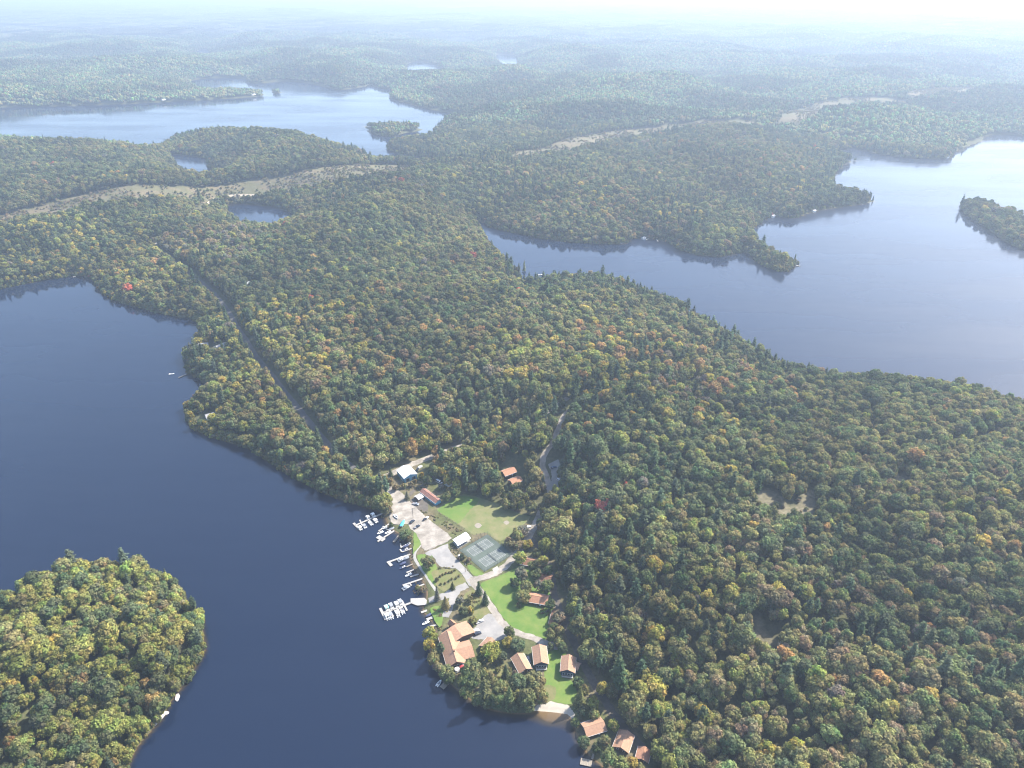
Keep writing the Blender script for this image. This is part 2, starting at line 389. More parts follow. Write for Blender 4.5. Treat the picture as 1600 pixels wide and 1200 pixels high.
# wavelets: a small share of the surface is steeper and catches the sun's side of the sky
b2_ = nt.nodes.new('ShaderNodeBsdfPrincipled'); b2_.inputs['IOR'].default_value = 1.333; b2_.inputs['Roughness'].default_value = 0.36
nt.links.new(rmp.outputs[0], b2_.inputs['Base Color']); nt.links.new(bp.outputs[0], b2_.inputs['Normal'])
mxs = nt.nodes.new('ShaderNodeMixShader')
rp2 = nt.nodes.new('ShaderNodeMapRange'); rp2.inputs[1].default_value = 0.36; rp2.inputs[2].default_value = 0.64; rp2.inputs[3].default_value = 0.08; rp2.inputs[4].default_value = 0.42
nt.links.new(nz2.outputs['Fac'], rp2.inputs[0]); nt.links.new(rp2.outputs[0], mxs.inputs[0])
nt.links.new(b.outputs[0], mxs.inputs[1]); nt.links.new(b2_.outputs[0], mxs.inputs[2])
nt.links.new(mxs.outputs[0], nt.nodes['Material Output'].inputs['Surface'])

dep = np.clip(-Z / 2.6, 0, 1)
wet = (Z < 0.02).reshape(-1)
wq = wet[QUADS].any(1)
qid = lake_id[QUADS[:, 0]]
LAKE_LABEL = {'near': 'dark blue lake beside the resort and its docks', 'right': 'pale lake with a long arm beyond the wooded hill', 'upper': 'hazy lake with a wooded islet at upper left',
    'bay': 'dark secluded bay behind the power line clearing', 'pond': 'small round pond beside the power line clearing', 'river': 'thin winding water beyond the upper lake', 'tarn': 'tiny far lake among hazy woods',
    'pool': 'far speck of water in the hazy woods', 'mere': 'narrow far water above the upper lake', 'horizon': 'bright lake band on the hazy horizon', 'horizon_bay': 'short bright water strip on the horizon'}
for k, nm in enumerate(LAKES):
    sel = QUADS[wq & (qid == k)]
    if len(sel) == 0: continue
    used, inv = np.unique(sel, return_inverse=True)
    me = make_mesh('lake', np.stack([GX[used], GY[used], np.zeros(len(used))], 1), inv.reshape(-1, 4))
    a = me.attributes.new('depth', 'FLOAT', 'POINT'); a.data.foreach_set('value', dep[used].astype(np.float32))
    me.materials.append(m_w)
    o = bpy.data.objects.new('lake', me); COL.objects.link(o)
    o['kind'] = 'structure'; o['label'] = LAKE_LABEL[nm]

# ------------------------------------------------------------------ trees: prototypes (trunk with limbs; crown of leaf clumps)
def ico(sub=1):
    bm = bmesh.new(); bmesh.ops.create_icosphere(bm, subdivisions=sub, radius=1.0)
    v = np.array([x.co[:] for x in bm.verts]); f = np.array([[x.index for x in p.verts] for p in bm.faces]); bm.free()
    return v, f
ICO1 = ico(1); ICO2 = ico(2)
class Soup:
    """triangles / quads gathered into one mesh, with a leaf colour for each face"""
    def __init__(s): s.v = []; s.f = []; s.c = []; s.n = 0
    def add(s, v, f, c):
        v = np.asarray(v, float); s.v.append(v)
        for q in f: s.f.append([int(i) + s.n for i in q]); 
        c = np.asarray(c, float)
        if c.ndim == 1: c = np.tile(c, (len(f), 1))
        s.c.append(c); s.n += len(v)
    def build(s, name, material):
        me = bpy.data.meshes.new(name)
        me.from_pydata(np.concatenate(s.v).tolist(), [], s.f); me.update()
        a = me.attributes.new('leaf', 'FLOAT_COLOR', 'FACE')
        c = np.concatenate(s.c); c = np.concatenate([c, np.ones((len(c), 1))], 1)
        a.data.foreach_set('color', c.astype(np.float32).ravel())
        me.materials.append(material)
        return me
def leaf_quads(rng, pos, nrm, size, spread=0.42):
    n = len(pos)
    nn = nrm + rng.normal(0, spread, (n, 3)); nn /= np.linalg.norm(nn, axis=1)[:, None] + 1e-9
    t = np.cross(nn, rng.normal(0, 1, (n, 3))); t /= np.linalg.norm(t, axis=1)[:, None] + 1e-9
    b = np.cross(nn, t)
    s = (size * rng.uniform(0.7, 1.3, n))[:, None]
    k = rng.uniform(0.55, 1.0, (n, 1))
    v = np.stack([pos - t * s, pos - b * s * k, pos + t * s, pos + b * s * k], 1).reshape(-1, 3)
    f = np.arange(4 * n).reshape(n, 4)
    return v, f
def tube_verts(p, q, r0, r1, seg=5):
    p = np.array(p, float); q = np.array(q, float); d = q - p; d /= np.linalg.norm(d) + 1e-9
    a = np.cross(d, [0.3, 0.9, 0.1] if abs(d[2]) > 0.5 else [0, 0, 1.0]); a /= np.linalg.norm(a); bb = np.cross(d, a)
    an = np.linspace(0, 2 * math.pi, seg, endpoint=False)
    ring = np.cos(an)[:, None] * a + np.sin(an)[:, None] * bb
    v = np.concatenate([p + ring * r0, q + ring * r1])
    f = [(i, (i + 1) % seg, seg + (i + 1) % seg, seg + i) for i in range(seg)] + [tuple(range(seg, 2 * seg))]
    return v, f
def broadleaf(seed, R=4.5, zc=10.2, ez=5.0, nl=17, lq=46, size=0.46, open_=0.0):
    rng = np.random.default_rng(seed); cr = Soup(); tr = Soup()
    H = zc + ez * 0.3
    bend = rng.normal(0, 0.35, 2)
    mid = np.array([bend[0], bend[1], zc * 0.5]); top = np.array([bend[0] * 1.6, bend[1] * 1.6, H])
    for a, b2, r0, r1 in (((0, 0, -0.6), mid, 0.34, 0.24), (mid, top, 0.24, 0.07)):
        v, f = tube_verts(a, b2, r0, r1, 6); tr.add(v, f, (1, 1, 1))
    # lobes spread over the crown, none too close to the next
    cen = []
    for t in range(400):
        u = rng.normal(0, 1, 3); u /= np.linalg.norm(u)
        if u[2] < -0.45: continue
        c = u * np.array([R, R, ez]) * rng.uniform(0.45, 0.72)
        if all(np.linalg.norm((c - k) / np.array([1, 1, 1.1])) > R * 0.40 for k in cen): cen.append(c)
        if len(cen) >= nl: break
    cen = np.array(cen); rad = R * rng.uniform(0.30, 0.46, len(cen))
    C0 = np.array([bend[0] * 1.3, bend[1] * 1.3, zc])
    for i, (c, r) in enumerate(zip(cen, rad)):
        hue = 1 + rng.normal(0, 0.07, 3) * np.array([1.2, 0.8, 0.6]); br = rng.uniform(0.85, 1.15)
        vv, ff = ICO1
        vd = vv * r * 0.80 * (1 + rng.normal(0, 0.10, (len(vv), 1)))
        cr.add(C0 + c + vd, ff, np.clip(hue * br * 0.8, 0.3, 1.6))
        n = int(lq * (r / (R * 0.38)) ** 2)
        u = rng.normal(0, 1, (n * 2, 3)); u /= np.linalg.norm(u, axis=1)[:, None]
        out = (u * (c / (np.linalg.norm(c) + 1e-9))).sum(1) + 0.35 * u[:, 2]
        u = u[out > -0.35][:n]
        p = c + u * r * rng.uniform(0.82, 1.10, (len(u), 1)) * np.array([1, 1, 0.92])
        keep = np.ones(len(p), bool)
        for k, (c2, r2) in enumerate(zip(cen, rad)):
            if k != i: keep &= np.linalg.norm(p - c2, axis=1) > r2 * 0.84
        p = p[keep]; u = u[keep]
        v, f = leaf_quads(rng, C0 + p, u, size)
        cr.add(v, f, np.clip(hue * br * rng.uniform(0.72, 1.3, (len(f), 1)), 0.25, 1.9))
        if i % 2 == 0:
            v, f = tube_verts(mid + (top - mid) * rng.uniform(0, 0.5), C0 + c * 0.85, 0.12, 0.04, 4); tr.add(v, f, (1, 1, 1))
    return cr, tr
def pine(seed, H=19.0, R=3.4):
    rng = np.random.default_rng(seed); cr = Soup(); tr = Soup()
    v, f = tube_verts((0, 0, -0.6), (0, 0, H * 0.5), 0.32, 0.2, 6); tr.add(v, f, (1, 1, 1))
    v, f = tube_verts((0, 0, H * 0.5), (0.2, 0.1, H * 0.97), 0.2, 0.04, 6); tr.add(v, f, (1, 1, 1))
    for z in np.arange(H * 0.34, H, 1.05):
        t = (z - H * 0.34) / (H * 0.66)
        L0 = R * (0.55 + 0.75 * t if t < 0.3 else (1.0 - t) ** 0.75 * 1.05 + 0.1)
        nb = 6 if t < 0.8 else 4
        a0 = rng.uniform(0, 6.28)
        for k in range(nb):
            a = a0 + k * 6.283 / nb + rng.normal(0, 0.25); L = L0 * rng.uniform(0.6, 1.15)
            d = np.array([math.cos(a), math.sin(a), 0.18])
            base = np.array([0, 0, z + rng.normal(0, 0.25)])
            v, f = tube_verts(base, base + d * L * 0.9, 0.07, 0.025, 4); tr.add(v, f, (1, 1, 1))
            n = max(4, int(L * 5))
            s = rng.uniform(0.25, 1.0, n)
            p = base + d * (L * s)[:, None] + rng.normal(0, 0.26, (n, 3)) * np.array([1, 1, 0.45])
            nr = np.tile([0.2 * d[0], 0.2 * d[1], 1.0], (n, 1))
            v, f = leaf_quads(rng, p, nr, 0.52, 0.4)
            cr.add(v, f, np.clip(rng.uniform(0.7, 1.3, (len(f), 1)) * np.ones(3), 0.2, 2))
    vv, ff = ICO1
    for z, r in ((H * 0.5, R * 0.5), (H * 0.66, R * 0.48), (H * 0.82, R * 0.33)):
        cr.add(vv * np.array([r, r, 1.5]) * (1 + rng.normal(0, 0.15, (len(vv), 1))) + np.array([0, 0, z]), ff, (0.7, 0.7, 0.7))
    return cr, tr
def spruce(seed, H=13.0, R=2.7, dense=1.0):
    rng = np.random.default_rng(seed); cr = Soup(); tr = Soup()
    v, f = tube_verts((0, 0, -0.5), (0, 0, H * 0.95), 0.22, 0.03, 6); tr.add(v, f, (1, 1, 1))
    n = int(520 * dense)
    t = rng.uniform(0, 1, n) ** 1.5
    lay = 1 + 0.16 * np.sin(t * 46)
    a = rng.uniform(0, 6.283, n)
    lob = 1 + 0.14 * np.sin(a * 5 + t * 9)
    r = R * (1 - t) ** 0.85 * lay * lob * rng.uniform(0.86, 1.06, n) + 0.08
    z = 0.9 + t * (H - 0.9)
    p = np.stack([r * np.cos(a), r * np.sin(a), z], 1)
    nr = np.stack([np.cos(a), np.sin(a), np.full(n, 0.75)], 1); nr /= np.linalg.norm(nr, axis=1)[:, None]
    v, f = leaf_quads(rng, p, nr, 0.40, 0.4)
    cr.add(v, f, np.clip(rng.uniform(0.7, 1.3, (n, 1)) * np.ones(3), 0.2, 2))
    seg = 9; an = np.linspace(0, 6.283, seg, endpoint=False)
    ring = np.stack([np.cos(an) * R * 0.78, np.sin(an) * R * 0.78, np.full(seg, 1.0)], 1)
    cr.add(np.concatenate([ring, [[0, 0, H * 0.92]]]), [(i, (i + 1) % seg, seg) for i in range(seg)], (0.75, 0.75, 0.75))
    return cr, tr
def bush(seed):
    return broadleaf(seed, R=1.7, zc=1.2, ez=1.3, nl=8, lq=26, size=0.30)

KIND = {}
def kind(name, soups):
    KIND[name] = (soups[0].build('crown', M_LEAF), soups[1].build('trunk', M_BARK))
for k in range(6):
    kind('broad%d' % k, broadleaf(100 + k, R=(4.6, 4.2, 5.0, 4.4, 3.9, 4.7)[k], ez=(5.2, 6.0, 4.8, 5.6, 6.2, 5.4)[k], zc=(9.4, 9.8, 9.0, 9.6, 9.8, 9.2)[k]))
for k in range(3):
    kind('open%d' % k, broadleaf(160 + k, R=(4.5, 4.2, 4.8)[k], ez=(5.2, 5.8, 4.8)[k], zc=(5.6, 6.0, 5.2)[k], nl=20))
kind('pine0', pine(7)); kind('pine1', pine(8, 18, 3.0))
kind('spruce0', spruce(9)); kind('spruce1', spruce(12, 14, 2.1, 0.9))
kind('cedar', spruce(14, 11, 3.0, 1.1))
kind('bush0', bush(21)); kind('bush1', bush(22))
kind('bare', broadleaf(55, R=3.8, zc=5.8, ez=4.8, nl=26, lq=22, size=0.24))
PROTO_NAMES = ['broad0', 'broad1', 'broad2', 'broad3', 'broad4', 'broad5', 'pine0', 'pine1', 'spruce1', 'open0', 'open1', 'open2']
def joined(name, parts):
    """crown and trunk in one mesh for the mass of the wood"""
    bm = bmesh.new()
    me = bpy.data.meshes.new(name)
    vs = []; fs = []; cs = []; mi = []; n = 0
    for k, m in enumerate(parts):
        co = np.empty(len(m.vertices) * 3); m.vertices.foreach_get('co', co); vs.append(co.reshape(-1, 3))
        cc = np.empty(len(m.polygons) * 4); m.attributes['leaf'].data.foreach_get('color', cc); cs.append(cc)
        fs += [[i + n for i in p.vertices] for p in m.polygons]; mi += [k] * len(m.polygons); n += len(m.vertices)
    me.from_pydata(np.concatenate(vs).tolist(), [], fs); me.update()
    a = me.attributes.new('leaf', 'FLOAT_COLOR', 'FACE'); a.data.foreach_set('color', np.concatenate(cs).astype(np.float32))
    me.materials.append(M_LEAF); me.materials.append(M_BARK); me.polygons.foreach_set('material_index', mi)
    bm.free()
    return me
tree_protos = bpy.data.collections.new('tree_protos')
for i, nme in enumerate(PROTO_NAMES):
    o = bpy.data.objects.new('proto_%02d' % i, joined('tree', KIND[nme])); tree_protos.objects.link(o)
# far wood: clumps of crowns
PAL = {'green': (0.142, 0.158, 0.066), 'dark': (0.100, 0.120, 0.058), 'olive': (0.185, 0.174, 0.072), 'lime': (0.226, 0.224, 0.066), 'yellow': (0.320, 0.260, 0.066),
       'orange': (0.300, 0.195, 0.080), 'rust': (0.208, 0.165, 0.092), 'red': (0.42, 0.120, 0.075), 'conifer': (0.082, 0.110, 0.060), 'grey': (0.170, 0.156, 0.112)}
def clump(seed, span, n, sub, flat=1.0):
    rng = np.random.default_rng(seed); s = Soup()
    cells = int(math.ceil(math.sqrt(n))); step = span / cells
    for a in range(cells):
        for b2 in range(cells):
            x = (a + 0.5 + rng.uniform(-0.42, 0.42)) * step - span / 2; y = (b2 + 0.5 + rng.uniform(-0.42, 0.42)) * step - span / 2
            r = rng.uniform(0.42, 0.78) * step; h = rng.uniform(10, 17)
            col = np.array([1, 1, 1.0]) * rng.uniform(0.65, 1.3) * (1 + rng.normal(0, 0.13, 3) * np.array([1.3, 0.7, 0.6]))
            if rng.uniform() < 0.22:      # a pointed conifer
                hh = h * 1.25; seg = 6; an = np.linspace(0, 6.283, seg, endpoint=False) + rng.uniform(0, 1)
                v = [(x + math.cos(t) * r * 0.62 * rng.uniform(0.8, 1.2), y + math.sin(t) * r * 0.62 * rng.uniform(0.8, 1.2), hh * 0.25) for t in an] + [(x, y, hh)]
                s.add(v, [(k, (k + 1) % seg, seg) for k in range(seg)], np.clip(np.array([0.55, 0.72, 0.9]) * rng.uniform(0.7, 1.1), 0.2, 2))
                continue
            vv, ff = ICO2 if sub == 2 else ICO1
            keepf = [f for f in ff if vv[f].mean(0)[2] > -0.45]
            lump = 1 + rng.normal(0, 0.13 if sub == 2 else 0.16, (len(vv), 1))
            v = vv * np.array([r, r, h * 0.42]) * lump + np.array([x, y, h * 0.6])
            s.add(v, keepf, np.clip(col * rng.uniform(0.85, 1.15, (len(keepf), 1)), 0.2, 2))
    # the shaded skirt of trunks and undergrowth below the crowns
    return s
far_protos = bpy.data.collections.new('far_protos')
for k in range(5):
    o = bpy.data.objects.new('clump_%02d' % k, clump(300 + k, 24.0, 9, 2).build('clump', M_LEAF)); far_protos.objects.link(o)
vfar_protos = bpy.data.collections.new('vfar_protos')
for k in range(3):
    o = bpy.data.objects.new('sweep_%02d' % k, clump(400 + k, 200.0, 440, 1).build('sweep', M_LEAF)); vfar_protos.objects.link(o)

def scatter_object(name, collection, x, y, z, idx, rot, scl, tint):
    me = bpy.data.meshes.new(name); n = len(x)
    me.vertices.add(n); me.vertices.foreach_set('co', np.stack([x, y, z], 1).astype(np.float32).ravel())
    for nm, ty, arr, key in (('idx', 'INT', idx.astype(np.int32), 'value'), ('rot', 'FLOAT_VECTOR', np.stack([0 * rot, 0 * rot, rot], 1), 'vector'),
                             ('scl', 'FLOAT_VECTOR', scl, 'vector'), ('tint', 'FLOAT_COLOR', np.concatenate([tint, np.ones((n, 1))], 1), 'color')):
        a = me.attributes.new(nm, ty, 'POINT'); a.data.foreach_set(key, np.ascontiguousarray(arr.ravel() if ty == 'INT' else arr.astype(np.float32).ravel()))
    o = bpy.data.objects.new(name, me); COL.objects.link(o)
    ng = bpy.data.node_groups.new(name + '_scatter', 'GeometryNodeTree')
    ng.interface.new_socket('Geometry', in_out='INPUT', socket_type='NodeSocketGeometry')
    ng.interface.new_socket('Geometry', in_out='OUTPUT', socket_type='NodeSocketGeometry')
    N = ng.nodes; gi = N.new('NodeGroupInput'); go = N.new('NodeGroupOutput')
    ip = N.new('GeometryNodeInstanceOnPoints'); ci = N.new('GeometryNodeCollectionInfo')
    ci.inputs['Collection'].default_value = collection; ci.inputs['Separate Children'].default_value = True; ci.inputs['Reset Children'].default_value = True
    ip.inputs['Pick Instance'].default_value = True
    def na(nm, dt):
        q = N.new('GeometryNodeInputNamedAttribute'); q.data_type = dt; q.inputs['Name'].default_value = nm
        return next(s for s in q.outputs if s.enabled and s.name == 'Attribute')
    L = ng.links
    L.new(gi.outputs[0], ip.inputs['Points']); L.new(ci.outputs[0], ip.inputs['Instance'])
    L.new(na('idx', 'INT'), ip.inputs['Instance Index']); L.new(na('rot', 'FLOAT_VECTOR'), ip.inputs['Rotation']); L.new(na('scl', 'FLOAT_VECTOR'), ip.inputs['Scale'])
    L.new(ip.outputs[0], go.inputs[0])
    md = o.modifiers.new('scatter', 'NODES'); md.node_group = ng
    return o

# where trees stand
rng = np.random.default_rng(4)
HOUSE_CLEAR = []
for px_, py_, rad in ((317, 544, 13), (346, 546, 14), (327, 654, 12), (395, 448, 13), (300, 545, 9), (316, 656, 9)):
    q = land(px_, py_); HOUSE_CLEAR.append((q[0], q[1], rad))
def exclusion(x, y, pad=0.0):
    """> 0 where no forest tree may stand"""
    e = sdf(CLEAR, x, y, 60.0) - pad
    for q in (YARD, TWIN): e = np.maximum(e, sdf(q, x, y, 60.0) - pad)
    for q in DRY: e = np.maximum(e, sdf(q, x, y, 120.0) - pad)
    for q in ROCKY: e = np.maximum(e, sdf(q, x, y, 40.0) - pad)
    for ln, hw, s in ROADW: e = np.maximum(e, hw + (2.0 if s == 'gravel' else 3.4) - line_dist(ln, x, y))
    for cx0, cy0, rad in HOUSE_CLEAR: e = np.maximum(e, rad - np.hypot(x - cx0, y - cy0))
    return e
def in_view(x, y, z, mx=160, top=-40, bot=1330):
    u, v, f = PX(x, y, z)
    return (f > 0) & (u > -mx) & (u < 1600 + mx) & (v > top) & (v < bot)
def jittered(step, r0, r1, jit=0.46):
    n = int(2 * r1 / step)
    gx = (np.arange(n) - n / 2) * step
    gy = np.arange(0, r1, step)
    X, Y = np.meshgrid(gx, gy)
    X[1::2] += step / 2
    X = X.ravel(); Y = Y.ravel()
    r = np.hypot(X, Y); m = (r > r0) & (r < r1) & (np.abs(X) < Y * 1.35 + 60)
    X = X[m]; Y = Y[m]
    X = X + rng.uniform(-jit, jit, len(X)) * step; Y = Y + rng.uniform(-jit, jit, len(Y)) * step
    return X, Y
# autumn colour: patches (pixel centre, radius in m, kind weights)
PALN = list(PAL)
HOT = [((945, 600), 85, dict(yellow=0.5, lime=0.9, orange=0.22)), ((1010, 570), 60, dict(orange=0.5, yellow=0.5)), ((700, 705), 60, dict(lime=1.0, yellow=0.4)), ((860, 610), 70, dict(lime=0.7, yellow=0.3, orange=0.1)),
       ((385, 520), 60, dict(yellow=0.9, lime=0.8)), ((430, 590), 60, dict(yellow=0.5, lime=0.8)), ((320, 640), 30, dict(yellow=0.6, lime=0.5)), ((640, 560), 150, dict(orange=0.12, rust=0.25, olive=0.5)),
       ((560, 520), 120, dict(orange=0.14, yellow=0.15)), ((40, 395), 120, dict(yellow=0.55, lime=0.6)), ((150, 430), 90, dict(yellow=0.3, lime=0.5, orange=0.1)), ((215, 425), 70, dict(orange=0.3, yellow=0.35)), ((345, 390), 55, dict(rust=2.2, grey=2.0)),
       ((980, 350), 110, dict(orange=0.4, yellow=0.4, rust=0.5)), ((880, 335), 160, dict(rust=0.5, olive=0.5)), ((1120, 260), 200, dict(rust=0.4, orange=0.1)), ((150, 960), 130, dict(lime=2.6, yellow=0.12)), ((60, 1080), 120, dict(lime=1.8, olive=0.6, orange=0.06)),
       ((1480, 1110), 110, dict(rust=0.6, orange=0.08, olive=0.8, grey=0.12)), ((1300, 1060), 90, dict(olive=1.2, rust=0.4, yellow=0.08)), ((1060, 1040), 70, dict(olive=1.2, lime=0.5, yellow=0.10, rust=0.2)), ((1560, 840), 90, dict(rust=0.15, olive=0.6)),
       ((960, 930), 70, dict(lime=0.6, olive=0.8)), ((1040, 620), 45, dict(grey=0.9, orange=0.2)), ((1180, 620), 60, dict(orange=0.25, lime=0.4)), ((560, 735), 60, dict(olive=1.0, rust=0.2)), ((620, 690), 60, dict(olive=0.8, orange=0.1))]
HOTW = [(P(c[0], c[1], 16), r, w) for c, r, w in HOT]
def palette_for(x, y, r):
    n = len(x)
    f1 = fbm(x / 120, y / 120, 71); f2 = fbm(x / 70, y / 70, 73)
    W = np.zeros((n, len(PALN)))
    base = dict(green=1.0, dark=0.75, olive=0.75, lime=0.16, yellow=0.022, orange=0.010, rust=0.06, red=0.003, conifer=0.0, grey=0.012)
    for k, v in base.items(): W[:, PALN.index(k)] = v
    W[:, PALN.index('dark')] *= 0.4 + 2.2 * sstep(0.45, 0.65, f1)
    W[:, PALN.index('olive')] *= 0.4 + 2.4 * sstep(0.45, 0.65, 1 - f1)
    W[:, PALN.index('lime')] *= 0.3 + 3.2 * sstep(0.5, 0.7, f2)
    W[:, PALN.index('rust')] *= 0.2 + 3.5 * sstep(0.5, 0.72, 1 - f2)
    for (cx, cy), rad, w in HOTW:
        g = np.exp(-((x - cx) ** 2 + (y - cy) ** 2) / (rad * rad))
        for k, v in w.items(): W[:, PALN.index(k)] += v * g * 1.45
    W /= W.sum(1)[:, None]
    pick = (W.cumsum(1) > rng.uniform(0, 1, n)[:, None]).argmax(1)
    tint = np.array([PAL[k] for k in PALN])[pick]
    tint = tint * np.exp(rng.normal(0, 0.11, (n, 1))) * (1 + rng.normal(0, 0.035, (n, 3)))
    return np.clip(tint, 0.012, 0.5), pick
# ---- near wood, tree by tree
R_NEAR, R_MID, R_FAR = 2300.0, 7200.0, 33000.0
tx, ty = jittered(6.3, 200, R_NEAR)
td = grid_at(D, tx, ty); tz = grid_at(Z, tx, ty)
m = (td > 0.3) & in_view(tx, ty, tz + 8)
tx, ty, td, tz = tx[m], ty[m], td[m], tz[m]
ex = exclusion(tx, ty)
m = (ex < -0.5) & (rng.uniform(0, 1, len(tx)) > 0.05)
tx, ty, td, tz, ex = tx[m], ty[m], td[m], tz[m], ex[m]
tn = len(tx)
tint, pick = palette_for(tx, ty, td)
con = fbm(tx / 160, ty / 160, 91) + 0.18 * np.exp(-td / 18.0)
is_con = rng.uniform(0, 1, tn) < 0.015 + 0.34 * sstep(0.54, 0.76, con)
isl = sdf(ISLES['large'], tx, ty, 60.0) > 0
is_con &= ~(isl & (rng.uniform(0, 1, tn) < 0.6))
tidx = rng.integers(0, 6, tn)
tidx = np.where(is_con, rng.choice([6, 7, 8], tn, p=[0.5, 0.4, 0.1]), tidx)
con_tint = np.array(PAL['conifer']) * np.exp(rng.normal(0, 0.2, (tn, 1))) * (1 + rng.normal(0, 0.06, (tn, 3)))
tint = np.where(is_con[:, None], con_tint, tint)
pick = np.where(is_con, PALN.index('conifer'), pick)
edge = (td < 8.5) | (ex > -7)
tidx = np.where(edge & ~is_con, rng.integers(9, 12, tn), tidx)
sz = np.exp(rng.normal(0.06, 0.27, tn)) * (0.78 + 0.3 * vnoise(tx / 40, ty / 40, 5)) * (0.85 + 0.15 * sstep(0, 12, td))
tint = tint * (0.80 + 0.34 * sstep(0.35, 0.62, fbm(tx / 90, ty / 90, 63)))[:, None]
sz = np.clip(sz, 0.5, 1.7)
szh = (0.35 + 0.65 * sz) * rng.uniform(0.88, 1.12, tn) * np.where(edge & (td > 12), 1.3, 1.0)
trot = rng.uniform(0, 6.283, tn)
# ---- the middle distance: clumps of nine crowns
cx_, cy_ = jittered(21.0, R_NEAR - 12, R_MID, 0.3)
cd = grid_at(D, cx_, cy_); cz = grid_at(Z, cx_, cy_)
m = (cd > 7) & in_view(cx_, cy_, cz + 8, 200)
cx_, cy_, cd, cz = cx_[m], cy_[m], cd[m], cz[m]
m = exclusion(cx_, cy_) < -9
cx_, cy_, cd, cz = cx_[m], cy_[m], cd[m], cz[m]
ctint, _p = palette_for(cx_, cy_, cd)
mean_c = np.array([0.150, 0.158, 0.074])
ctint = (mean_c + (ctint - mean_c) * 0.45) * (0.62 + 0.72 * sstep(0.34, 0.62, fbm(cx_ / 240, cy_ / 240, 61)))[:, None]
# ---- the far wood: wide sweeps
vx, vy = jittered(170.0, R_MID - 60, R_FAR, 0.25)
vd = grid_at(D, vx, vy); vz = grid_at(Z, vx, vy)
m = (vd > 95) & in_view(vx, vy, vz, 900)
vx, vy, vz = vx[m], vy[m], vz[m]
vtint = mean_c * (0.6 + 0.8 * sstep(0.34, 0.62, fbm(vx / 700, vy / 700, 61)))[:, None] * np.ones(3)
def add_far_wood():
    k = rng.uniform(0, 6.283, len(cx_))
    s = rng.uniform(0.85, 1.15, (len(cx_), 1))
    o = scatter_object('distant_forest', far_protos, cx_, cy_, cz - 1.0, rng.integers(0, 5, len(cx_)), k, np.concatenate([s, s, s * rng.uniform(0.8, 1.15, s.shape)], 1), ctint)
    o['kind'] = 'stuff'; o['label'] = 'hazy mixed forest covering the land beyond the power line clearing'; o['category'] = 'forest'
    k = rng.uniform(0, 6.283, len(vx)); s = np.ones((len(vx), 1))
    o = scatter_object('horizon_forest', vfar_protos, vx, vy, vz - 2.0, rng.integers(0, 3, len(vx)), k, np.concatenate([s, s, s], 1), vtint)
    o['kind'] = 'stuff'; o['label'] = 'pale blue woodland fading into haze toward the horizon'; o['category'] = 'forest'
add_far_wood()
print('TREES', tn, 'CLUMPS', len(cx_), 'SWEEPS', len(vx))

# ------------------------------------------------------------------ builders
GZ = 1.2                                        # level of the resort's ground
def tag(o, label=None, cat=None, group=None, kind_=None):
    if label: o['label'] = label
    if cat: o['category'] = cat
    if group: o['group'] = group
    if kind_: o['kind'] = kind_
    return o
def empty(name, x, y, z, rz=0.0, label=None, cat=None, group=None):
    o = bpy.data.objects.new(name, None); COL.objects.link(o)
    o.empty_display_size = 0.5
    o.location = (x, y, z); o.rotation_euler = (0, 0, rz)
    return tag(o, label, cat, group)
class MB:
    def __init__(s): s.v = []; s.f = []
    def add(s, v, f):
        n = len(s.v); s.v += [tuple(map(float, p)) for p in v]; s.f += [tuple(i + n for i in q) for q in f]; return s
    def box(s, x0, x1, y0, y1, z0, z1):
        v = [(x, y, z) for z in (z0, z1) for y in (y0, y1) for x in (x0, x1)]
        return s.add(v, [(0, 2, 3, 1), (4, 5, 7, 6), (0, 1, 5, 4), (2, 6, 7, 3), (0, 4, 6, 2), (1, 3, 7, 5)])
    def prism(s, poly, z0, z1):
        n = len(poly)
        return s.add([(p[0], p[1], z0) for p in poly] + [(p[0], p[1], z1) for p in poly],
                     [tuple(range(n - 1, -1, -1)), tuple(range(n, 2 * n))] + [(i, (i + 1) % n, n + (i + 1) % n, n + i) for i in range(n)])
    def slab(s, quad, th):
        """a sheet through four points, given thickness downwards"""
        return s.add(list(quad) + [(p[0], p[1], p[2] - th) for p in quad], [(0, 1, 2, 3), (7, 6, 5, 4), (0, 4, 5, 1), (1, 5, 6, 2), (2, 6, 7, 3), (3, 7, 4, 0)])
    def tube(s, p, q, r0, r1=None, seg=6):
        v, f = tube_verts(p, q, r0, r1 if r1 is not None else r0, seg)
        return s.add(v, f + [tuple(range(seg - 1, -1, -1))])
    def loft(s, rings, cap=True):
        m = len(rings[0]); v = [p for r in rings for p in r]; f = []
        for a in range(len(rings) - 1):
            for i in range(m): f.append((a * m + i, a * m + (i + 1) % m, (a + 1) * m + (i + 1) % m, (a + 1) * m + i))
        if cap: f += [tuple(range(m - 1, -1, -1)), tuple((len(rings) - 1) * m + i for i in range(m))]
        return s.add(v, f)
    def build(s, name, material, parent=None, smooth=False):
        me = bpy.data.meshes.new(name); me.from_pydata(s.v, [], s.f); me.update()
        bm = bmesh.new(); bm.from_mesh(me); bmesh.ops.recalc_face_normals(bm, faces=bm.faces); bm.to_mesh(me); bm.free()
        if smooth: me.polygons.foreach_set('use_smooth', [True] * len(me.polygons))
        me.materials.append(material)
        o = bpy.data.objects.new(name, me); COL.objects.link(o)
        if parent: o.parent = parent
        return o
def copy_tree(o, parent=None):
    c = o.copy(); COL.objects.link(c)
    if parent: c.parent = parent
    for ch in list(o.children): copy_tree(ch, c)
    return c

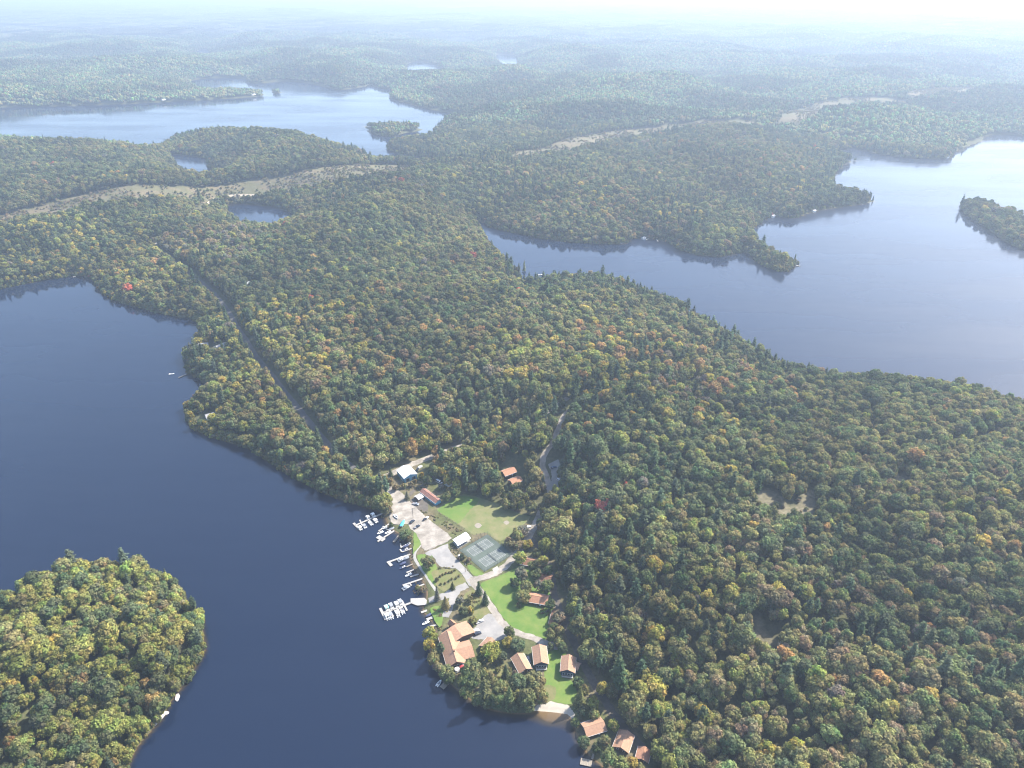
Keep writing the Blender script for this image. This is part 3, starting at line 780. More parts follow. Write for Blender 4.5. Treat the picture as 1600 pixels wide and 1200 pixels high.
M = dict(
    shingle=mat('tan_shingle', (0.271, 0.160, 0.102), 0.9, 0.16, 0.9, bump=0.2), shingle2=mat('terracotta_shingle', (0.279, 0.143, 0.086), 0.9, 0.18, 0.9),
    shade_shingle=mat('shaded_brown_shingle', (0.164, 0.086, 0.053), 0.9, 0.2, 1.2), rust=mat('rusty_metal_roof', (0.189, 0.094, 0.070), 0.6, 0.35, 0.6), grey_roof=mat('grey_roof', (0.26, 0.25, 0.25), 0.9, 0.2, 0.8),  # shade_shingle: darker brown shingle, with the tree shade put into its colour
    white_metal=mat('white_metal_roof', (0.52, 0.54, 0.56), 0.45, 0.05, 0.3), white=mat('white_paint', (0.74, 0.73, 0.70), 0.6, 0.07, 1.5), navy=mat('navy_siding', (0.035, 0.05, 0.085), 0.7, 0.12, 1.2), brown=mat('brown_siding', (0.10, 0.06, 0.04), 0.8, 0.15, 1.0),
    teal=mat('teal_siding', (0.10, 0.24, 0.33), 0.6, 0.08, 0.8), glass=mat('window_glass', (0.03, 0.04, 0.05), 0.08, spec=0.6), trim=mat('white_trim', (0.70, 0.69, 0.66), 0.6), concrete=mat('concrete', (0.25, 0.24, 0.215), 0.9, 0.12, 0.8),
    timber=mat('weathered_planks', (0.21, 0.18, 0.145), 0.9, 0.2, 2.0), pale_timber=mat('pale_planks', (0.27, 0.255, 0.235), 0.9, 0.14, 2.0), dark_wood=mat('dark_timber', (0.09, 0.07, 0.05), 0.9, 0.2, 2.0),
    gravel=mat('gravel', (0.130, 0.115, 0.094), 0.95, color2=(0.290, 0.260, 0.225), scale=0.16), asphalt=mat('asphalt', (0.075, 0.072, 0.070), 0.9, 0.25, 0.4), paved=mat('worn_paving', (0.156, 0.152, 0.148), 0.9, color2=(0.234, 0.221, 0.205), scale=0.12), track=mat('dirt_track', (0.082, 0.070, 0.057), 0.95, 0.25, 0.3), sandroad=mat('sandy_road', (0.295, 0.246, 0.180), 0.95, 0.15, 0.1),
    lawn=mat('lawn', (0.062, 0.120, 0.018), 0.95, color2=(0.112, 0.145, 0.034), scale=0.14), rough_lawn=mat('dry_lawn', (0.080, 0.098, 0.026), 0.95, color2=(0.140, 0.122, 0.058), scale=0.18), infield=mat('worn_field_grass', (0.082, 0.108, 0.030), 0.95, color2=(0.150, 0.135, 0.066), scale=0.10), field=mat('field_grass', (0.062, 0.120, 0.018), 0.95, color2=(0.105, 0.135, 0.034), scale=0.09),
    sand=mat('beach_sand', (0.31, 0.275, 0.225), 0.95, 0.08, 0.4), bare=mat('bare_soil', (0.20, 0.175, 0.14), 0.95, 0.1, 0.5), court=mat('green_court', (0.062, 0.078, 0.064), 0.85, 0.12, 0.25), court_in=mat('grey_green_court', (0.088, 0.100, 0.092), 0.85, 0.12, 0.3), line=mat('court_line_paint', (0.26, 0.27, 0.26), 0.7),
    steel=mat('galvanised_steel', (0.35, 0.36, 0.37), 0.4, metal=0.6), fence=mat('fence_wire', (0.10, 0.11, 0.10), 0.6), tyre=mat('tyre_rubber', (0.02, 0.02, 0.02), 0.85), car_white=mat('white_car_paint', (0.72, 0.72, 0.72), 0.25, spec=0.5), car_dark=mat('dark_car_paint', (0.018, 0.022, 0.032), 0.2, spec=0.6), car_blue=mat('blue_grey_car_paint', (0.06, 0.09, 0.15), 0.2, spec=0.6), car_silver=mat('silver_car_paint', (0.38, 0.39, 0.41), 0.25, metal=0.5),
    hull_white=mat('white_gelcoat', (0.76, 0.76, 0.74), 0.25, 0.03, 1.0), hull_navy=mat('navy_gelcoat', (0.03, 0.04, 0.085), 0.25), aluminium=mat('pontoon_aluminium', (0.55, 0.56, 0.58), 0.35, metal=0.7), cover_teal=mat('teal_boat_cover', (0.06, 0.36, 0.42), 0.8, 0.08, 0.9), canopy_mint=mat('mint_canopy', (0.25, 0.62, 0.55), 0.8), canopy_grey=mat('grey_canopy', (0.20, 0.21, 0.23), 0.8), canopy_blue=mat('navy_canopy', (0.04, 0.05, 0.10), 0.8), seat=mat('cream_vinyl', (0.55, 0.50, 0.43), 0.6), interior=mat('grey_deck_carpet', (0.16, 0.16, 0.17), 0.9),
    red=mat('red_canvas', (0.42, 0.05, 0.06), 0.8), granite=mat('pale_granite', (0.42, 0.38, 0.35), 0.9, 0.3, 0.5, bump=0.6), pole=mat('pole_wood', (0.13, 0.10, 0.08), 0.9))

# ------------------------------------------------------------------ surfaces laid on the ground
srng = random.Random(3)
def rough_poly(w, step=1.6, jit=0.35):
    out = []
    for i in range(len(w)):
        a = np.array(w[i]); b2 = np.array(w[(i + 1) % len(w)]); L = np.linalg.norm(b2 - a); k = max(1, int(L / step))
        for t in range(k):
            p = a + (b2 - a) * t / k
            out.append((p[0] + srng.uniform(-jit, jit), p[1] + srng.uniform(-jit, jit)))
    return out
def sheet(name, pix, z, material, label, smooth=2, jit=0.35, kind_='structure'):
    w = smooth_poly([P(a, b2, z) for a, b2 in pix], smooth) if smooth > 1 else np.array([P(a, b2, z) for a, b2 in pix])
    w = rough_poly(w, jit=jit) if jit else [tuple(p) for p in w]
    tri = tessellate_polygon([[Vector((p[0], p[1], 0)) for p in w]])
    me = bpy.data.meshes.new(name); me.from_pydata([(p[0], p[1], z) for p in w], [], [tuple(t) for t in tri]); me.update()
    bm = bmesh.new(); bm.from_mesh(me); bmesh.ops.recalc_face_normals(bm, faces=bm.faces)
    if sum(f.normal.z * f.calc_area() for f in bm.faces) < 0: bmesh.ops.reverse_faces(bm, faces=bm.faces)
    bm.to_mesh(me); bm.free()
    me.materials.append(material)
    o = bpy.data.objects.new(name, me); COL.objects.link(o)
    return tag(o, label, kind_=kind_)
def ribbon(name, line, hw, material, label, off=0.1, jit=0.5):
    d = np.gradient(line, axis=0); d /= np.linalg.norm(d, axis=1)[:, None] + 1e-9
    nrm = np.stack([-d[:, 1], d[:, 0]], 1)
    v = []; k = 5
    for p, n_ in zip(line, nrm):
        a = hw + srng.uniform(-jit, jit); b2 = hw + srng.uniform(-jit, jit)
        for t in np.linspace(-1, 1, k):
            q = p + n_ * (a if t < 0 else b2) * t
            v.append((q[0], q[1], TZ(q[0], q[1]) + off))
    f = [(i * k + j, i * k + j + 1, (i + 1) * k + j + 1, (i + 1) * k + j) for i in range(len(line) - 1) for j in range(k - 1)]
    me = bpy.data.meshes.new(name); me.from_pydata(v, [], f); me.update()
    me.materials.append(material)
    o = bpy.data.objects.new(name, me); COL.objects.link(o)
    return tag(o, label, kind_='structure')
def resample(line, step):
    s = np.concatenate([[0], np.cumsum(np.linalg.norm(np.diff(line, axis=0), axis=1))])
    t = np.arange(0, s[-1], step)
    return np.stack([np.interp(t, s, line[:, 0]), np.interp(t, s, line[:, 1])], 1)
ROAD_LABEL = ['straight shaded road running through the forest along the shore', 'pale sandy road by the power line clearing and pond', 'gravel road end disappearing into the forest', 'light gravel drive curving down past the shaded parking']
for (ln, hw, s), lb in zip(ROADW, ROAD_LABEL):
    ribbon('road', resample(ln, 3.0), hw, M[{'asphalt': 'asphalt', 'sand': 'sandroad', 'gravel': 'gravel'}[s]], lb, 0.22, 0.3)
def pline(pts, z=GZ): return resample(smooth_poly([P(a, b2, z) for a, b2 in pts], 6, False), 2.0)
ribbon('road', pline([(590, 750), (606, 743), (640, 727), (688, 709), (730, 694), (770, 683)]), 3.6, M['gravel'], 'pale gravel road past the blue workshop', 0.13)
ribbon('road', pline([(596, 752), (606, 762), (622, 774), (634, 784)]), 4.4, M['gravel'], 'gravel drive from the workshop to the marina lot', 0.14)
ribbon('path', pline([(636, 777), (650, 764), (668, 752), (700, 718), (722, 712), (756, 708)]), 1.7, M['track'], 'worn dirt track behind the long shed', 0.11)
ribbon('road', pline([(846, 798), (838, 815), (830, 832), (820, 850), (808, 864), (800, 874), (788, 886), (772, 896), (752, 903), (734, 907)]), 3.0, M['gravel'], 'gravel road between the tennis court and the lawn', 0.12)
ribbon('road', pline([(734, 904), (744, 916), (754, 928), (764, 942), (774, 958), (784, 972), (798, 984), (816, 992), (836, 998), (856, 1006), (874, 1012)]), 2.6, M['gravel'], 'curving gravel drive along the green lawn', 0.125)
ribbon('road', pline([(826, 838), (846, 862), (858, 886), (866, 930), (880, 966), (896, 1004), (916, 1046), (938, 1084), (962, 1120), (986, 1150), (1010, 1176)]), 2.7, M['track'], 'dark shaded lane below the forest edge behind the cabins', 0.115)
ribbon('path', pline([(657, 852), (649, 862), (648, 872), (655, 884), (665, 898), (674, 912), (682, 924)]), 1.1, M['concrete'], 'narrow concrete footpath along the shore', 0.135, 0.08)
ribbon('road', pline([(730, 914), (712, 922), (698, 930), (686, 934), (668, 938)]), 3.2, M['paved'], 'paved road to the big waterfront deck', 0.128)
ribbon('road', pline([(714, 924), (706, 940), (700, 954), (696, 966)]), 2.6, M['paved'], 'paved spur road to the lodge entrance', 0.132)
sheet('parking_lot', [(606, 768), (632, 777), (645, 788), (666, 808), (686, 824), (706, 841), (684, 853), (664, 861), (657, 848), (650, 833), (641, 826), (637, 818), (622, 820), (611, 816), (608, 800), (614, 788)], GZ + 0.10, M['gravel'], 'wide pale gravel lot beside the marina', 2)
sheet('parking_lot', [(664, 864), (684, 856), (700, 849), (700, 856), (710, 870), (724, 884), (736, 898), (744, 908), (734, 916), (724, 900), (712, 888), (690, 886), (680, 876)], GZ + 0.105, M['paved'], 'grey lower parking lot between the fence and the garden plot', 2)
sheet('parking_lot', [(756, 962), (772, 960), (786, 978), (800, 988), (794, 996), (770, 1002), (752, 999), (738, 998), (734, 988), (744, 978)], GZ + 0.108, M['paved'], 'grey paved parking area beside the lodge', 2)
ribbon('parking_lot', resample(smooth_poly([land(*q) for q in ((864, 722), (870, 736), (870, 752), (860, 768))], 6, False), 1.5), 5.2, M['paved'], 'shaded parking area under trees beside the gravel drive', 0.3)
sheet('parking_lot', [(640, 782), (654, 776), (668, 786), (668, 800), (656, 798)], GZ + 0.098, M['track'], 'brown dirt yard in front of the sheds')
sheet('lawn', [(752, 911), (776, 902), (800, 890), (822, 882), (850, 892), (862, 930), (866, 970), (866, 1000), (848, 1000), (824, 993), (802, 983), (788, 968), (776, 950), (764, 934), (754, 920)], GZ + 0.06, M['lawn'], 'large bright green lawn below the cabins')
sheet('lawn', [(682, 796), (696, 785), (715, 773), (735, 773), (756, 780), (780, 788), (806, 796), (830, 806), (816, 822), (800, 834), (781, 846), (770, 840), (757, 832), (738, 836), (718, 821), (694, 806)], GZ + 0.055, M['infield'], 'worn tan and green ball field')
sheet('lawn', [(683, 797), (700, 786), (716, 775), (734, 776), (750, 781), (736, 795), (724, 809), (716, 818), (700, 808)], GZ + 0.07, M['field'], 'bright green mown part of the ball field', 2, 0.5)
sheet('bare_patch', [(741, 821), (747, 817), (753, 821), (747, 826)], GZ + 0.075, M['bare'], 'pale bare pitching spot on the ball field')
sheet('bare_patch', [(787, 816), (792, 813), (796, 817), (791, 820)], GZ + 0.075, M['bare'], 'small bare base spot on the ball field')
sheet('lawn', [(686, 890), (712, 890), (726, 904), (727, 912), (714, 918), (697, 924), (686, 920), (678, 906), (674, 894)], GZ + 0.065, M['rough_lawn'], 'garden plot of rough grass between the roads')
sheet('lawn', [(648, 828), (654, 838), (658, 850), (650, 860), (645, 866), (646, 852), (646, 838)], GZ + 0.064, M['lawn'], 'small green verge beside the marina lot')
sheet('lawn', [(664, 866), (676, 876), (684, 888), (676, 894), (682, 912), (676, 912), (666, 898), (656, 882), (652, 868)], GZ + 0.063, M['lawn'], 'green strip along the shore footpath')
sheet('lawn', [(730, 878), (742, 886), (758, 898), (752, 901), (740, 899), (732, 888)], GZ + 0.066, M['lawn'], 'small green corner under the tennis court')
sheet('lawn', [(728, 926), (746, 922), (756, 938), (766, 952), (762, 962), (748, 968), (738, 970), (726, 958), (720, 944)], GZ + 0.067, M['rough_lawn'], 'grassy island with spruces in front of the lodge')
sheet('lawn', [(672, 950), (688, 946), (694, 958), (692, 970), (688, 980), (682, 974), (676, 962)], GZ + 0.062, M['lawn'], 'shoreside grass by the lodge corner')
sheet('lawn', [(858, 1010), (884, 1018), (880, 1040), (884, 1058), (896, 1066), (902, 1086), (892, 1100), (872, 1098), (852, 1088), (850, 1060)], GZ + 0.061, M['lawn'], 'grass between the cottages and the beach')
sheet('lawn', [(846, 1072), (868, 1074), (866, 1092), (842, 1100)], GZ + 0.072, M['rough_lawn'], 'dry grass patch above the beach')
sheet('lawn', [(764, 1044), (784, 1038), (796, 1046), (798, 1064), (776, 1066), (762, 1058)], GZ + 0.0605, M['rough_lawn'], 'small garden lawn behind the annex')
def draped_patch(name, pix, material, label, off, step=0.5, z=0.6):
    w = smooth_poly([P(a, b2, z) for a, b2 in pix], 4); lo, hi = w.min(0), w.max(0)
    nx, ny = int((hi[0] - lo[0]) / step) + 2, int((hi[1] - lo[1]) / step) + 2
    X, Y = np.meshgrid(lo[0] + np.arange(nx) * step, lo[1] + np.arange(ny) * step); x, y = X.ravel(), Y.ravel()
    keep = sdf(w, x, y, 50.0) > -0.2
    q = np.arange(nx * (ny - 1)).reshape(ny - 1, nx)[:, :-1].ravel()
    q = np.stack([q, q + 1, q + nx + 1, q + nx], 1); q = q[keep[q].all(1)]
    used, inv = np.unique(q, return_inverse=True)
    me = make_mesh(name, np.stack([x[used], y[used], grid_at(Z, x[used], y[used]) + off], 1), inv.reshape(-1, 4))
    me.materials.append(material)
    o = bpy.data.objects.new(name, me); COL.objects.link(o)
    return tag(o, label, kind_='structure')
draped_patch('beach', [(832, 1110), (842, 1100), (862, 1093), (880, 1097), (890, 1105), (898, 1116), (894, 1124), (880, 1118), (860, 1116), (844, 1115)], M['sand'], 'small pale sand beach with a curved edge', 0.09)

# ------------------------------------------------------------------ buildings
def gable(name, a, b2, W, he, hr, roof_m, wall_m, label, cat='cabin', over=0.7, base=GZ, ends=((), ()), sides=((), ()), chimney=None, group=None, skillion=False):
    """a house under a two-sided roof; a, b2: photo pixels of the ridge ends.  ends / sides: windows as (along, sill height, width, height)"""
    pa = np.array(P(a[0], a[1], base + hr)); pb = np.array(P(b2[0], b2[1], base + hr))
    c = (pa + pb) / 2; d = pb - pa; L = np.linalg.norm(d) - 2 * over; rz = math.atan2(d[1], d[0])
    t = empty(name, c[0], c[1], base, rz, label, cat, group)
    h, w = L / 2, W / 2
    wl = MB()
    prof = [(-w, -0.6), (w, -0.6), (w, he), (0, hr - 0.12), (-w, he)]
    wl.add([(-h, y, z) for y, z in prof] + [(h, y, z) for y, z in prof], [(4, 3, 2, 1, 0), (5, 6, 7, 8, 9)] + [(i, (i + 1) % 5, 5 + (i + 1) % 5, 5 + i) for i in range(5)])
    wl.build('wall', wall_m, t)
    R = MB(); k = (hr - he) / w; wo = w + over; ho = h + over; zo = he - k * over
    for s in (-1, 1):
        R.slab([(-ho, 0, hr + 0.05), (ho, 0, hr + 0.05), (ho, s * wo, zo + 0.05), (-ho, s * wo, zo + 0.05)], 0.16)
    R.box(-ho - 0.02, ho + 0.02, -0.16, 0.16, hr - 0.02, hr + 0.12)
    ro = R.build('roof', roof_m, t)
    for s in (-1, 1): MB().box(-ho - 0.04, ho + 0.04, s * (wo + 0.05) - 0.05, s * (wo + 0.05) + 0.05, zo - 0.2, zo + 0.03).build('fascia', M['trim'], t)
    def win(face, u, z, ww, hh):
        f, p = MB(), MB()
        for (mb, g, dep_) in ((f, 0.0, 0.07), (p, 0.1, 0.09)):
            if face in ('a', 'b'):
                x0 = h if face == 'b' else -h; s = 1 if face == 'b' else -1
                mb.box(min(x0, x0 + s * dep_), max(x0, x0 + s * dep_), u - ww / 2 + g, u + ww / 2 - g, z + g, z + hh - g)
            else:
                y0 = w if face == 'l' else -w; s = 1 if face == 'l' else -1
                mb.box(u - ww / 2 + g, u + ww / 2 - g, min(y0, y0 + s * dep_), max(y0, y0 + s * dep_), z + g, z + hh - g)
        o = f.build('window', M['trim'], t); p.build('pane', M['glass'], o)
    for face, lst in zip('ab', ends):
        for q in lst: win(face, *q)
    for face, lst in zip('lr', sides):
        for q in lst: win(face, *q)
    if chimney:
        cm = MB().box(chimney[0] - 0.45, chimney[0] + 0.45, chimney[1] - 0.4, chimney[1] + 0.4, hr - 1.6, hr + 1.0)
        cm.box(chimney[0] - 0.55, chimney[0] + 0.55, chimney[1] - 0.5, chimney[1] + 0.5, hr + 1.0, hr + 1.15)
        cm.build('chimney', M['brown'], ro)
    dr = MB().box(L * 0.15 - 0.5, L * 0.15 + 0.5, -w - 0.08, -w, 0.0, 2.05).build('door', M['trim'], t)
    MB().tube((L * 0.15 + 0.35, -w - 0.14, 1.0), (L * 0.15 + 0.35, -w - 0.08, 1.0), 0.05).build('handle', M['steel'], dr)
    return t, L, W
side_w = lambda L, n, z=1.1, w=1.3, h=1.1: [(-L / 2 + L * (i + 0.5) / n, z, w, h) for i in range(n)]
TWO = [(-1.9, 0.9, 1.5, 1.5), (1.9, 0.9, 1.5, 1.5)]
FOUR = [(-2.7, 0.8, 1.5, 1.9), (-0.9, 0.8, 1.5, 1.9), (0.9, 0.8, 1.5, 1.9), (2.7, 0.8, 1.5, 1.9)]

def porch(t, x0, x1, y0, y1, z=0.5, posts=True):
    """railed timber deck, a part of its house"""
    d = MB().box(x0, x1, y0, y1, z - 0.15, z).build('deck', M['timber'], t)
    r = MB()
    for zz in (z + 0.5, z + 0.95):
        r.box(x0, x1, y0, y0 + 0.08, zz, zz + 0.08); r.box(x0, x1, y1 - 0.08, y1, zz, zz + 0.08); r.box(x1 - 0.08, x1, y0 + 0.08, y1 - 0.08, zz, zz + 0.08)
    for i in range(7):
        x = x0 + 0.06 + (x1 - x0 - 0.12) * i / 6
        for y in (y0 + 0.12, y1 - 0.12): r.box(x - 0.05, x + 0.05, y - 0.05, y + 0.05, z, z + 1.0)
    r.build('railing', M['white'], d)

# the lodge: one house of three joined wings
lod, L, W = gable('lodge', (698.5, 985), (713.5, 1034), 11.5, 3.6, 7.0, M['shingle'], M['brown'], 'large tan roofed lodge of joined wings on the waterfront', 'lodge', 0.9,
    ends=((), [(-3.2, 1.0, 1.6, 2.0), (-1.1, 1.0, 1.6, 2.0), (1.1, 1.0, 1.6, 2.0), (3.2, 1.0, 1.6, 2.0)]), sides=(side_w(22, 6, 1.0, 1.8, 1.6), side_w(22, 5, 1.0, 1.8, 1.6)), chimney=(5.0, 0.4))
def wing(t, a, b2, W, he, hr, roof_m, wall_m, zofs=0.0):
    """a further wing of a house: walls and roof as parts of t"""
    pa = np.array(P(a[0], a[1], GZ + hr)); pb = np.array(P(b2[0], b2[1], GZ + hr)); inv = t.matrix_basis.inverted()
    pa = np.array(inv @ Vector((pa[0], pa[1], GZ)))[:2]; pb = np.array(inv @ Vector((pb[0], pb[1], GZ)))[:2]
    d = (pb - pa) / np.linalg.norm(pb - pa); n_ = np.array([-d[1], d[0]]); w = W / 2; o_ = 0.8
    pt = lambda p, u, v, z: (p[0] + d[0] * u + n_[0] * v, p[1] + d[1] * u + n_[1] * v, z)
    prof = [(-w, -0.6), (w, -0.6), (w, he), (0, hr - 0.14), (-w, he)]
    wl = MB().add([pt(pa, o_, y, z) for y, z in prof] + [pt(pb, -o_, y, z) for y, z in prof], [(4, 3, 2, 1, 0), (5, 6, 7, 8, 9)] + [(i, (i + 1) % 5, 5 + (i + 1) % 5, 5 + i) for i in range(5)])
    wl.build('wall', wall_m, t)
    k = (hr - he) / w
    R = MB()
    for s in (-1, 1): R.slab([pt(pa, 0, 0, hr + 0.04), pt(pb, 0, 0, hr + 0.04), pt(pb, 0, s * (w + o_), he - k * o_ + 0.04), pt(pa, 0, s * (w + o_), he - k * o_ + 0.04)], 0.17)
    return R.build('roof', roof_m, t)
wing(lod, (709, 976.5), (723, 994.5), 19.0, 4.2, 6.1, M['shingle'], M['brown'])
wing(lod, (708, 1016), (737.5, 1008), 13.5, 3.6, 6.2, M['shingle'], M['brown'])
dm = wing(lod, (703, 967.5), (709.5, 973.5), 3.4, 4.9, 6.7, M['shingle2'], M['brown'])
d1 = sheet('deck', [(707, 1040), (726, 1031), (730, 1046), (712, 1053)], GZ + 0.75, M['pale_timber'], 'white waterfront terrace', 1, 0)
bpy.data.objects.remove(d1)
def terrace():
    q = [np.array(P(a, b2, GZ + 0.7)) for a, b2 in ((708, 1041), (725, 1034), (730, 1044), (712, 1052))]
    c = sum(q) / 4
    t = empty('terrace', c[0], c[1], GZ, 0, 'white railed terrace with red parasol below the lodge gable', 'terrace')
    loc = [(p[0] - c[0], p[1] - c[1]) for p in q]
    MB().prism(loc, 0.5, 0.7).build('deck', M['pale_timber'], t)
    r = MB()
    for i in range(1, 4):
        p, p2 = np.array(loc[i]), np.array(loc[(i + 1) % 4])
        for zz in (1.15, 1.65): r.tube((*p, zz), (*p2, zz), 0.06)
        for s in np.linspace(0, 1, 6): r.tube((*(p + (p2 - p) * s), 0.0), (*(p + (p2 - p) * s), 1.7), 0.06)
    r.build('railing', M['white'], t)
    return c
tc = terrace()
def parasol(x, y, z, m, label):
    t = empty('parasol', x, y, z, 0.3, label, 'parasol', 'parasols on the lodge terrace')
    MB().tube((0, 0, 0), (0, 0, 2.5), 0.05).build('pole', M['steel'], t)
    an = np.linspace(0, 2 * math.pi, 8, endpoint=False)
    MB().add([(math.cos(k) * 1.7, math.sin(k) * 1.7, 2.0) for k in an] + [(0, 0, 2.65)] + [(math.cos(k) * 1.7, math.sin(k) * 1.7, 1.86) for k in an], [(i, (i + 1) % 8, 8) for i in range(8)] + [(9 + i, 9 + (i + 1) % 8, (i + 1) % 8, i) for i in range(8)]).build('canopy', m, t)
    b = MB().tube((0, 0, 0), (0, 0, 0.12), 0.35, 0.3, 8).build('base', M['concrete'], t)
for px_, py_, mm, lb in ((722, 1041, 'red', 'red parasol on the lodge terrace'), (714, 1045, 'white', 'white parasol on the lodge terrace'), (725, 1037, 'white', 'white parasol beside the red one, next to the lodge wall')):
    q = P(px_, py_, GZ + 2.6); parasol(q[0], q[1], GZ + 0.7, M[mm], lb)
gable('annex', (756, 1010), (769, 996), 7.5, 2.8, 4.8, M['shingle'], M['brown'], 'tan roofed annex beside the lodge parking, half under a yellowing tree', 'annex', ends=(TWO, ()), sides=(side_w(10, 3), ()))
gable('cottage', (808, 1020), (822, 1045), 8.4, 2.8, 5.0, M['shingle'], M['brown'], 'tan roofed cottage set askew beside the dark round trees', 'cottage', ends=((), TWO), sides=(side_w(12, 3), side_w(12, 3)))
t, L, W = gable('cottage', (842.5, 1006), (846, 1034.5), 8.8, 4.6, 6.8, M['shingle'], M['navy'], 'navy cottage with tan roof and white gable windows, beside the askew cottage', 'cottage', ends=((), FOUR), sides=(side_w(12, 4), side_w(12, 4)))
porch(t, L / 2, L / 2 + 2.2, -3.6, 3.6)
t, L, W = gable('cottage', (889, 1022), (887, 1046.5), 8.6, 4.6, 6.8, M['shingle'], M['navy'], 'navy cottage standing alone on grass above the beach', 'cottage', ends=((), FOUR), sides=(side_w(11, 4), side_w(11, 4)))
porch(t, L / 2, L / 2 + 2.0, -3.6, 3.6)
wing(t, (893, 1034), (906, 1039), 5.0, 3.4, 5.0, M['shingle'], M['navy'])
gable('cabin', (826, 929), (857, 934.5), 8.6, 2.8, 4.8, M['shingle2'], M['brown'], 'orange roofed cabin at the top edge of the green lawn', ends=(TWO, TWO), sides=(side_w(13, 4), side_w(13, 4)))
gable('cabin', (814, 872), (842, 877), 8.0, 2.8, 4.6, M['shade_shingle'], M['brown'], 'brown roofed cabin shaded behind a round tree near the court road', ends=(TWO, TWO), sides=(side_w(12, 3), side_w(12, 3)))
gable('cabin', (836, 897), (862, 902), 8.0, 2.8, 4.6, M['shade_shingle'], M['brown'], 'shaded brown roofed cabin half hidden by a narrow green tree', ends=(TWO, TWO), sides=(side_w(12, 3), side_w(12, 3)))
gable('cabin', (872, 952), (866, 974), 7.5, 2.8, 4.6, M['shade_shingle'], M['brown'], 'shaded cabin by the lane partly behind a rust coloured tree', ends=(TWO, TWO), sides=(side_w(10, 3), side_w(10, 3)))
gable('cabin', (785, 737), (804, 730), 8.0, 2.8, 4.8, M['shingle2'], M['brown'], 'upper of two orange roofed cabins among the trees', ends=(TWO, TWO), sides=(side_w(10, 3), side_w(10, 3)), base=TZ(*P(795, 740, 5)) - 0.2)
gable('cabin', (797, 751), (813, 744), 7.6, 2.8, 4.6, M['shingle2'], M['brown'], 'lower of two orange roofed cabins among the trees', ends=(TWO, TWO), sides=(side_w(9, 3), side_w(9, 3)), base=TZ(*P(805, 752, 5)) - 0.2)
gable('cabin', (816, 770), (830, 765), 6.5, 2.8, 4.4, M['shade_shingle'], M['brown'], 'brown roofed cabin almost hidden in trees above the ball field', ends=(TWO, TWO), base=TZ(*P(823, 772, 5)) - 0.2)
gable('workshop', (629.5, 727.5), (641.5, 741), 13.0, 5.2, 7.6, M['white_metal'], M['teal'], 'blue workshop with a bright white metal roof', 'workshop', 0.25, ends=((), [(-3.0, 0.2, 3.6, 3.8), (3.0, 0.2, 3.6, 3.8)]))
gable('long_shed', (660, 763.5), (685, 782), 6.2, 2.9, 4.3, M['rust'], M['teal'], 'long low shed with rusty roof and turquoise end wall', 'shed', 0.3, sides=((), side_w(17, 5)))
gable('shed', (650, 777), (659, 772), 6.0, 2.4, 3.4, M['grey_roof'], M['brown'], 'low grey roofed shed beside the long shed', 'shed', 0.3)
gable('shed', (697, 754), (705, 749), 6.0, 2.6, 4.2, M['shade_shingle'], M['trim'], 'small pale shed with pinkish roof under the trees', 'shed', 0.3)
gable('cabin', (912, 1137), (944, 1127), 8.6, 2.8, 4.8, M['shingle'], M['brown'], 'tan roofed cabin among trees right after the beach', ends=(TWO, TWO), sides=(side_w(12, 3), side_w(12, 3)))
gable('cabin', (980, 1140.5), (970, 1168), 8.8, 2.9, 5.0, M['shingle'], M['brown'], 'tan roofed cabin at the lane end near the bottom edge', ends=(TWO, TWO), sides=(side_w(12, 3), side_w(12, 3)))
gable('cabin', (1008, 1166), (1003, 1186), 6.8, 2.8, 4.4, M['shingle2'], M['brown'], 'small tan cabin beside a big yellow topped tree at the bottom edge', ends=(TWO, TWO))
def pavilion():
    q = [np.array(P(a, b2, GZ + 3.2)) for a, b2 in ((707, 843), (727.5, 831), (736, 841), (715.5, 853))]
    c = sum(q) / 4; loc = [p - c for p in q]
    t = empty('pavilion', c[0], c[1], GZ, 0, 'open sided pavilion with plain white roof beside the tennis court', 'pavilion')
    m1 = (loc[0] + loc[3]) / 2; m2 = (loc[1] + loc[2]) / 2
    R = MB()
    R.slab([(*m1, 3.9), (*m2, 3.9), (*loc[1], 3.2), (*loc[0], 3.2)], 0.14); R.slab([(*m1, 3.9), (*m2, 3.9), (*loc[2], 3.2), (*loc[3], 3.2)], 0.14)
    R.build('roof', M['white_metal'], t)
    for s in (0.06, 0.5, 0.94):
        for a, b2 in ((loc[0], loc[1]), (loc[3], loc[2])):
            p = (a + (b2 - a) * s) * 0.94
            MB().box(p[0] - 0.1, p[0] + 0.1, p[1] - 0.1, p[1] + 0.1, -0.2, 3.12).build('post', M['dark_wood'], t)
    MB().prism([tuple(p * 0.97) for p in loc], -0.1, 0.15).build('floor', M['concrete'], t)
pavilion()
# lakeside houses of the far shore and the peninsula, in the woods
def far_house(a, b2, W, roof_m, wall_m, label, zg=None, he=3.0, hr=5.2):
    z0 = 4 if zg is None else zg
    c = P((a[0] + b2[0]) / 2, (a[1] + b2[1]) / 2, z0 + hr); z = max(TZ(*c), 0.6)
    return gable('house', a, b2, W, he, hr, roof_m, wall_m, label, 'house', 0.5, base=z, ends=(TWO, TWO), sides=(side_w(10, 3), side_w(10, 3)))
far_house((309, 537), (325, 535), 9, M['grey_roof'], M['white'], 'grey roofed house on the wooded point facing the dark lake', 4)
far_house((337, 541), (354, 534), 10, M['grey_roof'], M['white'], 'larger grey roofed house among yellow trees by the forest road', 8)
far_house((320, 648), (334, 644), 8, M['grey_roof'], M['white'], 'small grey roofed cabin at the tip of the near wooded point', 3)
far_house((386, 440), (404, 439), 10, M['white_metal'], M['white'], 'long white roofed building in the forest beyond the road', 16)
